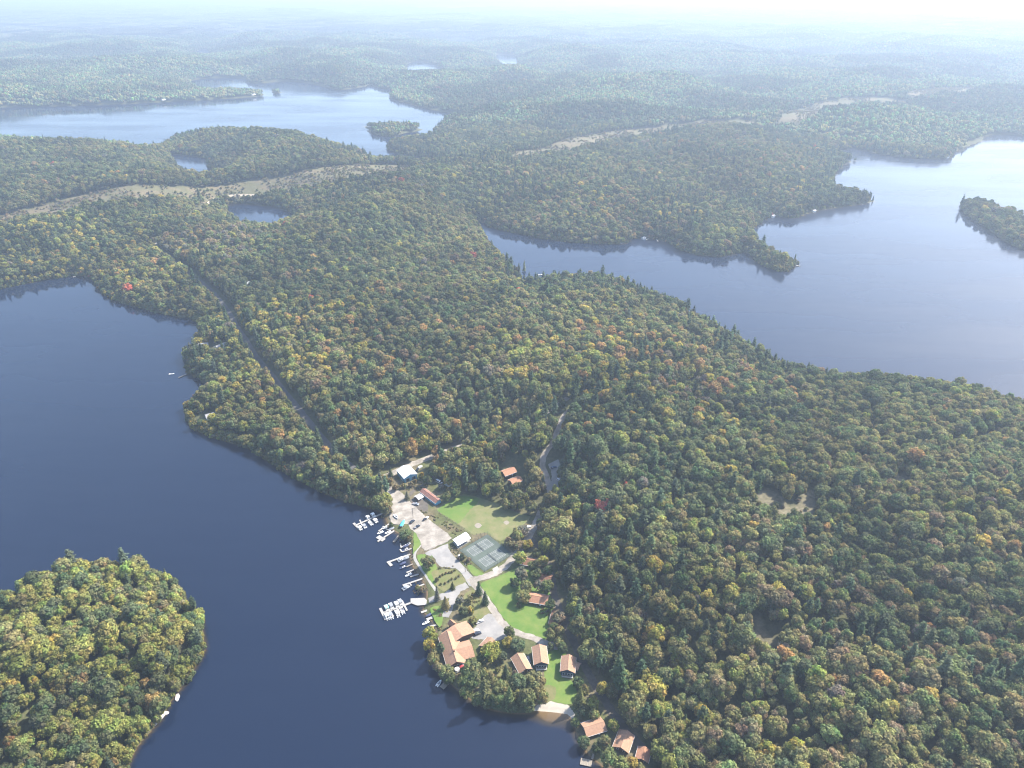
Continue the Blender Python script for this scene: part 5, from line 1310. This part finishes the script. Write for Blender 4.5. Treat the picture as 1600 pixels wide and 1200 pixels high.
# ------------------------------------------------------------------ trees one can pick out
PR = {'open': 4.5, 'broad': 4.5, 'pine': 3.3, 'spruce': 2.6, 'cedar': 3.0, 'bush': 1.7, 'bare': 3.6}
PH = {'open': 5.6, 'broad': 9.5, 'pine': 11.0, 'spruce': 5.5, 'cedar': 4.5, 'bush': 1.3, 'bare': 5.8}
trng = np.random.default_rng(77)
def put_tree(kname, x, y, z, s, sh, rot, tint_, name, label, cat, group):
    t = empty(name, x, y, z, rot, label, cat, group)
    cm, tm = KIND[kname]
    for nm, me in (('crown', cm), ('trunk', tm)):
        o = bpy.data.objects.new(nm, me); COL.objects.link(o); o.parent = t
        o['tint'] = [float(v) for v in tint_] + [1.0] if nm == 'crown' else [1.0, 1.0, 1.0, 1.0]
    t.scale = (s, s, sh)
    return t
HAND = []
def T(px_, py_, r, kd, colour, label, hs=1.0, group=None):
    """px_, py_: middle of the crown in the photo; r: its radius in photo pixels"""
    if kd.startswith('broad'): kd = 'open%d' % (int(kd[5:]) % 3)
    base = kd.rstrip('0123456789'); zc = GZ + PH[base]
    if base in ('open', 'bare'): r = r * 1.22; hs = hs * 1.05
    for _ in range(3):
        q = P(px_, py_, zc); depth = q[1] * CP - (zc - CAM_H) * SP
        s = r * depth / FPX / PR[base]; zc = TZ(*q) + PH[base] * s * hs
    q = P(px_, py_, zc)
    cat = {'bush': 'shrub', 'spruce': 'tree', 'cedar': 'tree'}.get(base, 'tree')
    nm = {'bush': 'shrub', 'spruce': 'spruce_tree', 'cedar': 'conifer_tree', 'pine': 'pine_tree', 'bare': 'sparse_tree'}.get(base, 'broadleaf_tree')
    tint_ = np.array(PAL[colour]) * math.exp(trng.normal(0, 0.06)) * (1 + trng.normal(0, 0.04, 3))
    HAND.append((q[0], q[1], s * PR[base]))
    put_tree(kd, q[0], q[1], max(TZ(*q), 0.3) - 0.15, s, s * hs, trng.uniform(0, 6.28), tint_, nm, label, cat, group or ('shrubs of the resort' if base == 'bush' else 'trees of the resort'))
B = lambda: 'broad%d' % trng.integers(0, 6)
# marina and workshop
T(610, 796, 6, 'bush0', 'rust', 'brown shrub at the shore end of the uppermost dock', 1.6)
T(636, 775, 4.5, 'cedar', 'grey', 'dark greyish pointed conifer at the head of the marina lot')
T(604, 747, 6, 'bush1', 'olive', 'olive bush in the road fork left of the workshop', 1.3)
T(611, 754, 6.5, 'bush0', 'olive', 'broad olive bush below the road fork bush', 1.3)
T(618, 760, 5.5, 'bush1', 'rust', 'brownish bush below the workshop shadow', 1.3)
T(610, 737.5, 3.5, 'spruce0', 'dark', 'small dark evergreen beside the workshop drive')
T(629, 759, 4.5, 'bush0', 'olive', 'small olive bush in front of the blue workshop wall', 1.3)
T(644, 756, 4.5, 'bush1', 'rust', 'rusty bush right of the blue workshop', 1.4)
T(660, 743, 5, 'bush0', 'yellow', 'yellowish bush right behind the blue workshop', 1.5)
T(683, 706, 6.5, 'broad1', 'orange', 'orange tree beside the gravel road bend')
T(684, 721, 6.5, 'broad4', 'orange', 'orange and yellow tree below the gravel road bend')
T(677, 735, 9, 'broad0', 'green', 'round green tree right of the workshop yard')
T(697, 731, 9, 'broad3', 'dark', 'dark green tree beside the dirt track')
T(690, 762, 5, 'bush1', 'grey', 'grey brown scrub behind the long shed', 1.4)
T(700, 766, 5, 'bush0', 'olive', 'olive scrub in front of the small pale shed', 1.4)
T(611, 819, 4, 'bush0', 'dark', 'dark green shrub between boats at the thin dock', 1.6)
T(634, 836, 8, 'broad2', 'dark', 'dark leafy tree over the water beside the ramp dock', 0.7)
T(642, 840, 5, 'bush1', 'olive', 'olive shrub at the verge below the ramp', 1.5)
# shore and garden plot
T(668, 879, 10, 'broad0', 'green', 'round green tree shading the shore footpath', 0.8)
T(683, 929, 5.5, 'spruce1', 'grey', 'pale grey green narrow spruce by the wharf road')
T(696, 943, 7, 'cedar', 'olive', 'broad olive cone shaped conifer by the wharf road')
T(707, 916, 4.2, 'cedar', 'dark', 'small dark cone shaped tree on the garden plot')
T(683, 906, 3.5, 'bush0', 'dark', 'dark shrub at the shore corner of the garden plot', 1.5)
T(660, 922, 6, 'bush1', 'rust', 'brown reedy bush between the short docks and wharf', 1.2)
T(652, 922, 5, 'bush0', 'olive', 'brownish bush on the shallows above the wharf', 0.8)
for k in range(6):
    T(688 + k * 4.4, 899 - k * 1.6, 2.2, 'bush0', 'olive' if k % 2 else 'rust', 'low bush in the upper garden row, %s from the shore side' % ('first', 'second', 'third', 'fourth', 'fifth', 'sixth')[k], 1.2, 'upper row of garden bushes')
for k in range(6):
    T(690 + k * 5.4, 912 - k * 2.4, 2.2, 'bush1', 'olive' if k % 2 else 'green', 'low bush in the lower garden row, %s from the shore side' % ('first', 'second', 'third', 'fourth', 'fifth', 'sixth')[k], 1.2, 'lower row of garden bushes')
# island of grass before the lodge
T(748, 920, 5.5, 'spruce0', 'conifer', 'dark spruce at the road bend above its twin')
T(758, 935, 5.5, 'spruce0', 'conifer', 'dark spruce standing lower along the road bend')
T(719, 936, 6, 'bare', 'grey', 'bare twiggy grey tree beside the lodge spur road', 0.8)
T(732, 938, 5.5, 'bush1', 'olive', 'olive shrub on the grassy island', 1.4)
T(723, 954, 6.5, 'broad4', 'dark', 'dark green tree against the lodge roof corner', 0.7)
T(733, 954, 6, 'bush0', 'yellow', 'straw coloured bush behind the lodge', 1.5)
T(737, 970, 6.5, 'broad1', 'olive', 'olive green tree between lodge and parked white pickup', 0.7)
# lodge waterfront
T(668, 992, 9, 'bare', 'lime', 'pale half bare tree over the water at the lodge corner', 0.9)
T(679, 994, 6, 'broad4', 'lime', 'light green tree beside the pale half bare one', 0.8)
T(672, 1012, 8, 'broad1', 'yellow', 'yellowish tree on the water side of the lodge', 0.9)
T(676, 1030, 9, 'broad3', 'olive', 'olive tree on the lodge shore below the yellowish one')
T(689, 1012, 8, 'pine1', 'conifer', 'dark green pine tight against the lodge wall', 0.7)
T(684, 1044, 7, 'broad0', 'rust', 'brownish tree at the lodge shore bend', 0.8)
T(697, 1050, 10, 'broad2', 'green', 'rounded green tree on the shore below the lodge gable', 0.85)
T(735, 1044, 13, 'broad5', 'green', 'big green tree beside the lodge terrace')
T(766, 1016, 14, 'broad0', 'lime', 'big yellow green tree over the annex roof')
T(755, 1028, 9, 'broad3', 'dark', 'dark green tree beneath the big yellow green one')
T(795, 990, 8, 'broad1', 'dark', 'dark round tree at the end of the lodge parking', 0.8)
T(795, 1003, 7.5, 'broad4', 'yellow', 'bright yellow tree between two dark round ones', 0.8)
T(809, 1008, 9.5, 'broad2', 'dark', 'dark round tree just above the askew cottage', 0.8)
T(741, 1066, 12, 'broad1', 'green', 'green tree on the lodge shore right of the gangway')
T(757, 1078, 11, 'pine0', 'green', 'feathery green pine on the shore point')
T(768, 1062, 9, 'broad4', 'olive', 'olive tree behind the shore point pine')
T(783, 1078, 12, 'broad3', 'green', 'green tree in the middle of the shore grove')
T(796, 1092, 9, 'cedar', 'green', 'pointed bright green conifer at the shore grove front', 1.5)
T(776, 1096, 10, 'broad0', 'dark', 'dark tree over the water in the shore grove')
T(760, 1098, 8, 'broad2', 'dark', 'dark tree overhanging the water left in the shore grove')
T(812, 1066, 12, 'broad5', 'dark', 'dark broad tree below the askew cottage')
T(834, 1064, 13, 'broad2', 'olive', 'wide olive tree below the navy cottage')
T(820, 1090, 12, 'broad1', 'green', 'green tree at the right end of the shore grove')
T(843, 1088, 11, 'broad0', 'olive', 'brownish olive tree next to the beach')
T(790, 1052, 7, 'cedar', 'dark', 'dark pointed conifer behind the small garden lawn', 1.3)
T(803, 1052, 6, 'bush0', 'grey', 'grey brown shrub under the askew cottage', 1.6)
T(776, 1046, 4.5, 'bush1', 'olive', 'small olive shrub on the garden lawn', 1.3)
# around the cabins and the lawn
T(812, 872, 9.5, 'broad3', 'lime', 'round yellow green tree at the road beside the shaded cabin', 0.85)
T(826, 852, 7.5, 'broad1', 'yellow', 'yellow leaved tree by the road right of the tennis court', 0.8)
T(848, 877, 8, 'broad0', 'lime', 'light green tree right of the shaded cabin', 0.8)
T(815, 900, 9, 'bare', 'grey', 'grey half bare tree between the shaded cabins', 1.0)
T(840, 899, 7.5, 'broad4', 'green', 'narrow green tree before the half hidden cabin')
T(817, 930, 9.5, 'broad2', 'olive', 'round olive tree left of the orange roofed lawn cabin', 0.85)
T(809, 944, 4, 'bush0', 'olive', 'small shrub on the lawn below the round olive tree', 1.6)
T(872, 963, 9, 'broad5', 'rust', 'rust coloured tree before the lane cabin', 0.8)
T(872, 986, 7, 'broad1', 'olive', 'olive tree at the lane below the rust coloured one', 0.8)
T(873, 1001, 8, 'broad3', 'olive', 'brownish olive tree at the lawn corner above the lone cottage', 0.8)
T(862, 1012, 6, 'bush1', 'dark', 'dark bush right of the navy cottage', 1.5)
T(796, 846, 8, 'broad4', 'rust', 'brown tree at the tennis court corner', 0.7)
T(806, 836, 9, 'broad0', 'olive', 'olive brown tree beside the ball field')
T(816, 827, 8, 'broad2', 'grey', 'grey brown tree at the end of the ball field', 0.8)
T(812, 850, 8, 'broad3', 'rust', 'rusty tree between tennis court and gravel road', 0.7)
T(724, 869, 4.5, 'bush0', 'dark', 'dark bush at the left corner of the tennis court', 1.6)
T(733, 873, 4, 'bush1', 'rust', 'rusty bush along the tennis court fence', 1.4)
T(719, 871, 4, 'bush1', 'grey', 'grey bush beside the white topped tank', 1.2)
# beach and lane end
T(906, 1091, 8.5, 'cedar', 'olive', 'tall olive cone shaped tree right of the beach', 1.5)
T(939, 1075, 8.5, 'broad4', 'yellow', 'bright yellow green tree beside the shaded lane', 0.9)
T(929, 1098, 8, 'broad1', 'lime', 'light green tree below the bright yellow one')
T(927, 1114, 8, 'broad0', 'olive', 'olive yellow tree above the beach cabin roof')
T(908, 1112, 7, 'broad3', 'dark', 'dark tree in the hollow behind the beach')
T(900, 1128, 6, 'broad2', 'green', 'green tree on the shore past the beach', 0.8)
T(912, 1158, 8, 'broad5', 'dark', 'dark shore tree below the beach cabin')
T(958, 1136, 8, 'broad1', 'lime', 'lime green tree between the two lane end cabins', 0.9)
T(944, 1160, 9, 'broad3', 'green', 'green tree left of the lane end cabin')
T(950, 1183, 12, 'broad0', 'green', 'big green tree at the bottom edge left of the cabin')
T(986, 1190, 8, 'broad4', 'yellow', 'yellow tree at the bottom edge below the lane end cabin', 0.8)
T(970, 1195, 10, 'broad2', 'olive', 'olive tree cut by the bottom edge')
T(930, 1168, 7, 'broad1', 'dark', 'dark green tree at the foot of the bottom dock', 0.9)
T(1032, 1172, 14, 'broad5', 'lime', 'large yellow topped tree beside the small bottom cabin')
T(1000, 1200, 7, 'broad3', 'olive', 'small olive tree under the small bottom cabin', 0.8)

# more trees between the cabins, along the lane and the shore
for a in ((836, 886, 8, 'broad1', 'green', 'green tree between the two shaded brown cabins'), (856, 890, 7, 'broad0', 'dark', 'dark tree at the lane beside the half hidden cabin'), (854, 915, 8, 'broad2', 'green', 'green tree above the orange roofed lawn cabin'), (838, 913, 6, 'bare', 'grey', 'small half bare tree above the orange roofed lawn cabin'),
    (823, 915, 8, 'broad5', 'olive', 'olive tree at the upper left of the orange roofed lawn cabin'), (803, 911, 7, 'broad3', 'dark', 'dark tree standing out on the upper lawn'), (862, 946, 7, 'broad4', 'dark', 'dark tree just above the lane cabin'), (880, 1012, 7, 'broad0', 'dark', 'dark tree above the lone navy cottage'),
    (860, 990, 7, 'broad1', 'olive', 'olive tree at the lower lawn corner'), (866, 978, 6, 'broad3', 'green', 'green tree below the lane cabin'), (904, 1066, 7, 'broad2', 'dark', 'dark tree between the lone cottage and the lane'), (914, 1078, 7, 'broad4', 'olive', 'olive tree above the tall olive cone tree'), (788, 868, 0, '', '', ''),
    (700, 1062, 8, 'broad1', 'dark', 'dark tree at the foot of the lodge gangway'), (722, 1062, 9, 'broad3', 'green', 'green tree between the gangway and the shore grove'), (728, 1080, 9, 'broad0', 'olive', 'olive tree on the water edge left of the shore grove'), (748, 1054, 8, 'broad4', 'dark', 'dark tree right of the lodge terrace'),
    (745, 1094, 8, 'broad5', 'green', 'green waterside tree at the start of the shore grove'), (806, 1082, 9, 'broad2', 'olive', 'olive tree in the right half of the shore grove'), (800, 1106, 7, 'broad1', 'dark', 'dark low tree at the water below the pointed conifer'), (828, 1104, 8, 'broad3', 'green', 'green tree at the water edge left of the beach'),
    (680, 1020, 6, 'broad4', 'green', 'green tree squeezed between lodge and water'), (756, 1052, 7, 'broad0', 'olive', 'olive tree under the big yellow green annex tree'), (784, 1024, 7, 'broad2', 'dark', 'dark tree between the annex tree and the askew cottage'),
    (700, 776, 6, 'broad1', 'olive', 'olive tree at the upper left corner of the ball field'), (712, 768, 7, 'broad3', 'green', 'green tree on the top edge of the ball field'), (668, 752, 6, 'broad4', 'dark', 'dark tree behind the long shed'), (650, 752, 4, 'bush0', 'olive', 'olive bush between workshop and long shed'),
    (600, 790, 8, 'broad0', 'olive', 'olive tree at the root of the uppermost dock'), (592, 783, 9, 'broad2', 'green', 'green tree overhanging the water above the uppermost dock'), (604, 778, 8, 'broad5', 'lime', 'yellow green tree beside the marina lot entrance'),
    (828, 792, 8, 'broad1', 'green', 'green tree at the far right corner of the ball field'), (790, 786, 8, 'broad3', 'olive', 'olive tree on the right top edge of the ball field'), (920, 1140, 6, 'bush1', 'dark', 'dark bush on the water side of the beach cabin'), (838, 864, 6, 'broad4', 'olive', 'small olive tree above the shaded brown cabin')):
    if a[2]: T(*a)
# single trees of the shores
T(819, 424, 3.0, 'spruce1', 'olive', 'single narrow tree at the tip of the point on the arm', 1.1)
T(1505, 312, 4, 'pine1', 'conifer', 'lone dark pine at the tip of the small right hand island', 1.0)
N_HAND = len(HAND)

# the water tank by the court
def tank():
    q = P(718.5, 868, GZ + 1); t = empty('storage_tank', q[0], q[1], GZ, 0.4, 'white rounded storage tank at the tennis court corner', 'tank')
    ring = lambda x, r: [(x, r * math.cos(k), 1.1 + r * math.sin(k)) for k in np.linspace(0, 2 * math.pi, 12, endpoint=False)]
    MB().loft([ring(-1.7, 0.25), ring(-1.55, 0.62), ring(-1.3, 0.8), ring(1.3, 0.8), ring(1.55, 0.62), ring(1.7, 0.25)]).build('shell', M['white'], t, True)
    for x in (-0.9, 0.9): MB().box(x - 0.12, x + 0.12, -0.6, 0.6, -0.1, 0.42).build('leg', M['steel'], t)
tank()

# ------------------------------------------------------------------ the forest: its largest trees one by one, the rest as a mass
u_, v_, dpt = PX(tx, ty, tz + 9 * szh)
clear_of_hand = np.ones(tn, bool)
for hx, hy, hr2 in HAND: clear_of_hand &= np.hypot(tx - hx, ty - hy) > hr2 * 0.9
psize = sz / dpt * np.where((u_ > 8) & (u_ < 1592) & (v_ > 8) & (v_ < 1190), 1, 0) * clear_of_hand
N_IND = max(0, 296 - N_HAND)
ind = np.argsort(-psize)[:N_IND]
CNAME = {'green': 'mid green', 'dark': 'dark green', 'olive': 'olive green', 'lime': 'yellow green', 'yellow': 'golden yellow', 'orange': 'orange', 'rust': 'rusty brown', 'red': 'bright red', 'conifer': 'blue green', 'grey': 'greyish brown'}
pend = []
order = sorted(ind.tolist(), key=lambda i: (v_[i], u_[i]))
for i in order:
    on_isle = tx[i] < 0 and isl[i]
    colour = CNAME[PALN[pick[i]]]
    shape = {6: 'feathery pine', 7: 'slim feathery pine', 8: 'narrow spruce'}.get(int(tidx[i]), ('round crowned tree', 'tall domed tree', 'wide flat topped tree', 'lumpy crowned tree', 'upright oval tree', 'broad crowned tree', '', '', '', 'low spreading tree', 'low bushy tree', 'low wide tree')[int(tidx[i])])
    size = 'small' if sz[i] < 0.78 else ('big' if sz[i] > 1.02 else 'medium')
    if on_isle:
        where = 'on the wooded island, %s %s' % ('upper' if v_[i] < 960 else ('middle' if v_[i] < 1080 else 'lower'), 'left part' if u_[i] < 80 else ('middle' if u_[i] < 170 else 'right shore'))
        g = 'trees of the wooded island'
    else:
        band = 'at the very bottom edge' if v_[i] > 1150 else ('just above the bottom edge' if v_[i] > 1090 else 'higher up the slope')
        where = 'in the right hand forest, %s, %s' % (band, 'close to the lane' if u_[i] < 1130 else ('toward mid forest' if u_[i] < 1360 else 'toward the right corner'))
        g = 'nearest trees of the right hand forest'
    if v_[i] < 1000 and not on_isle: where = 'in the forest beside the shaded lane'
    lb = '%s %s %s %s' % (size, colour, shape, where)
    w_ = lb.split()
    if len(w_) > 16: lb = ' '.join(lb.replace('in the right hand forest, ', 'of the right forest, ').split()[:16])
    pend.append((i, lb, g))
by_label = {}
for i, lb, g in pend: by_label.setdefault(lb, []).append(i)
ORD = ['leftmost', 'second', 'third', 'fourth', 'fifth', 'sixth', 'seventh', 'eighth', 'ninth', 'tenth']
for i, lb, g in pend:
    same = sorted(by_label[lb], key=lambda k: u_[k])
    if len(same) > 1:
        k = same.index(i); w_ = lb.split()
        lb = ' '.join([('rightmost' if k == len(same) - 1 else ORD[min(k, 9)])] + w_[1:])[:200]
    put_tree(PROTO_NAMES[tidx[i]], tx[i], ty[i], tz[i] - 0.2, sz[i], szh[i], trot[i], tint[i], 'forest_tree' if tidx[i] < 6 or tidx[i] > 8 else ('pine_tree' if tidx[i] < 8 else 'spruce_tree'), lb, 'tree', g)
rest = clear_of_hand.copy(); rest[ind] = False
o = scatter_object('forest', tree_protos, tx[rest], ty[rest], tz[rest] - 0.2, tidx[rest], trot[rest], np.stack([sz, sz, szh], 1)[rest], tint[rest])
tag(o, 'dense mixed autumn forest covering the hill, shores and islands', 'forest', None, 'stuff')

# ------------------------------------------------------------------ weeds, reeds and scrub along edges
bush_protos = bpy.data.collections.new('bush_protos')
for k, nm in enumerate(('bush0', 'bush1')):
    o = bpy.data.objects.new('scrub_%02d' % k, joined('scrub', KIND[nm])); bush_protos.objects.link(o)
def scrub(polys, n_per_m2, name, label, colours, s0=0.25, s1=0.7, hz=1.0, zmin=0.0):
    xs, ys = [], []
    for pp in polys:
        w = np.array([P(a, b2, GZ) for a, b2 in pp]); lo, hi = w.min(0), w.max(0)
        n = int((hi - lo).prod() * n_per_m2)
        x = trng.uniform(lo[0], hi[0], n); y = trng.uniform(lo[1], hi[1], n)
        m = (sdf(w, x, y, 50.0) > 0) & (fbm(x / 5, y / 5, 9) > 0.40)
        xs.append(x[m]); ys.append(y[m])
    x = np.concatenate(xs); y = np.concatenate(ys); n = len(x)
    s = trng.uniform(s0, s1, (n, 1))
    col = np.array([PAL[c] for c in colours])[trng.integers(0, len(colours), n)] * np.exp(trng.normal(0, 0.15, (n, 1)))
    z = np.maximum(grid_at(Z, x, y), zmin) - 0.1
    o = scatter_object(name, bush_protos, x, y, z, trng.integers(0, 2, n), trng.uniform(0, 6.28, n), np.concatenate([s, s, s * hz], 1), col)
    return tag(o, label, 'weeds', None, 'stuff')
scrub([[(654, 796), (674, 802), (700, 816), (722, 828), (730, 836), (712, 836), (690, 820), (668, 806)], [(700, 850), (714, 856), (724, 864), (738, 884), (728, 886), (712, 870)], [(640, 762), (672, 738), (700, 718), (756, 700), (760, 706), (704, 726), (680, 750), (652, 768)],
       [(590, 742), (606, 738), (622, 752), (640, 766), (616, 766), (600, 754)], [(630, 752), (660, 748), (664, 756), (640, 764)], [(720, 930), (746, 924), (752, 936), (736, 952), (722, 946)], [(676, 950), (690, 952), (690, 984), (682, 980)], [(770, 1036), (800, 1044), (806, 1062), (776, 1068)],
       [(832, 944), (858, 950), (864, 970), (858, 1000), (852, 1000), (858, 970)], [(868, 770), (840, 790), (836, 800), (850, 796)], [(684, 884), (710, 884), (712, 888), (684, 890)]], 0.45, 'scrub', 'rough weeds and scrub along the lot, field and road edges', ['olive', 'rust', 'grey', 'olive', 'green'], 0.2, 0.55, 0.7)
scrub([[(592, 804), (602, 804), (610, 816), (604, 822), (596, 812)], [(632, 838), (644, 842), (648, 866), (642, 884), (636, 866), (640, 852)], [(640, 884), (650, 886), (668, 912), (668, 930), (650, 930), (644, 918), (654, 904)], [(660, 946), (670, 950), (686, 978), (684, 990), (676, 982), (664, 962)], [(608, 826), (620, 832), (634, 842), (624, 844)],
       [(682, 990), (690, 1040), (704, 1062), (700, 1070), (678, 1040), (674, 1010)]], 0.30, 'reeds', 'brown reeds and shoreline brush between the docks', ['rust', 'olive', 'grey', 'olive'], 0.18, 0.42, 0.9, -0.15)

# brush along the wooded shores and in the dry clearings
bx_, by_ = jittered(2.6, 220, 1500, 0.5)
bd = grid_at(D, bx_, by_)
m = (bd > -0.3) & (bd < 6.0) & in_view(bx_, by_, 2 + 0 * bx_)
bx_, by_, bd = bx_[m], by_[m], bd[m]
m = (sdf(CLEAR, bx_, by_, 60.0) < -1) & (exclusion(bx_, by_) < 0)
bx_, by_, bd = bx_[m], by_[m], bd[m]; n = len(bx_)
bt, _p = palette_for(bx_, by_, bd)
s = trng.uniform(0.7, 1.7, (n, 1))
o = scatter_object('shore_brush', bush_protos, bx_, by_, grid_at(Z, bx_, by_) - 0.1, trng.integers(0, 2, n), trng.uniform(0, 6.28, n), np.concatenate([s, s, s * trng.uniform(1.0, 1.7, (n, 1))], 1), bt)
tag(o, 'leafy brush overhanging the water along the wooded shores', 'brush', None, 'stuff')
gx_, gy_ = jittered(7.0, 300, 3600, 0.5)
m = np.full(len(gx_), False)
for q in DRY + ROCKY: m |= sdf(q, gx_, gy_, 30.0) > 0
m &= (np.hypot(gx_, gy_) > 900) | (trng.uniform(0, 1, len(gx_)) < 0.3)
m &= (fbm(gx_ / 40, gy_ / 40, 19) + trng.uniform(-0.15, 0.15, len(gx_)) > 0.5) & in_view(gx_, gy_, 20 + 0 * gx_)
gx_, gy_ = gx_[m], gy_[m]; n = len(gx_); s = trng.uniform(0.5, 2.0, (n, 1))
col = np.array([PAL[c] for c in ('olive', 'rust', 'green', 'grey')])[trng.integers(0, 4, n)]
o = scatter_object('clearing_scrub', bush_protos, gx_, gy_, grid_at(Z, gx_, gy_) - 0.1, trng.integers(0, 2, n), trng.uniform(0, 6.28, n), np.concatenate([s, s, s], 1), col)
tag(o, 'low scrub dotting the dry power line clearings', 'scrub', None, 'stuff')

# ------------------------------------------------------------------ the air
def add_haze():
    x0, x1, y0, y1, z0, z1 = -43500, 43500, -2500, 44500, -8.5, 409.0
    v = [(x, y, z) for z in (z0, z1) for y in (y0, y1) for x in (x0, x1)]
    f = [(0, 2, 3, 1), (4, 5, 7, 6), (0, 1, 5, 4), (2, 6, 7, 3), (0, 4, 6, 2), (1, 3, 7, 5)]
    me = bpy.data.meshes.new('haze'); me.from_pydata(v, [], f); me.update()
    m = bpy.data.materials.new('haze'); m.use_nodes = True
    nt = m.node_tree; nt.nodes.clear()
    out = nt.nodes.new('ShaderNodeOutputMaterial'); pv = nt.nodes.new('ShaderNodeVolumePrincipled')
    pv.inputs['Color'].default_value = HAZE_COLOR + (1,); pv.inputs['Density'].default_value = HAZE_DENSITY
    pv.inputs['Anisotropy'].default_value = HAZE_G; pv.inputs['Density Attribute'].default_value = ''
    nt.links.new(pv.outputs[0], out.inputs['Volume'])
    m.cycles.homogeneous_volume = True
    me.materials.append(m)
    o = bpy.data.objects.new('haze', me); COL.objects.link(o)
    o['kind'] = 'stuff'; o['label'] = 'pale blue haze hanging over the lakes and woods'; o['category'] = 'haze'
add_haze()
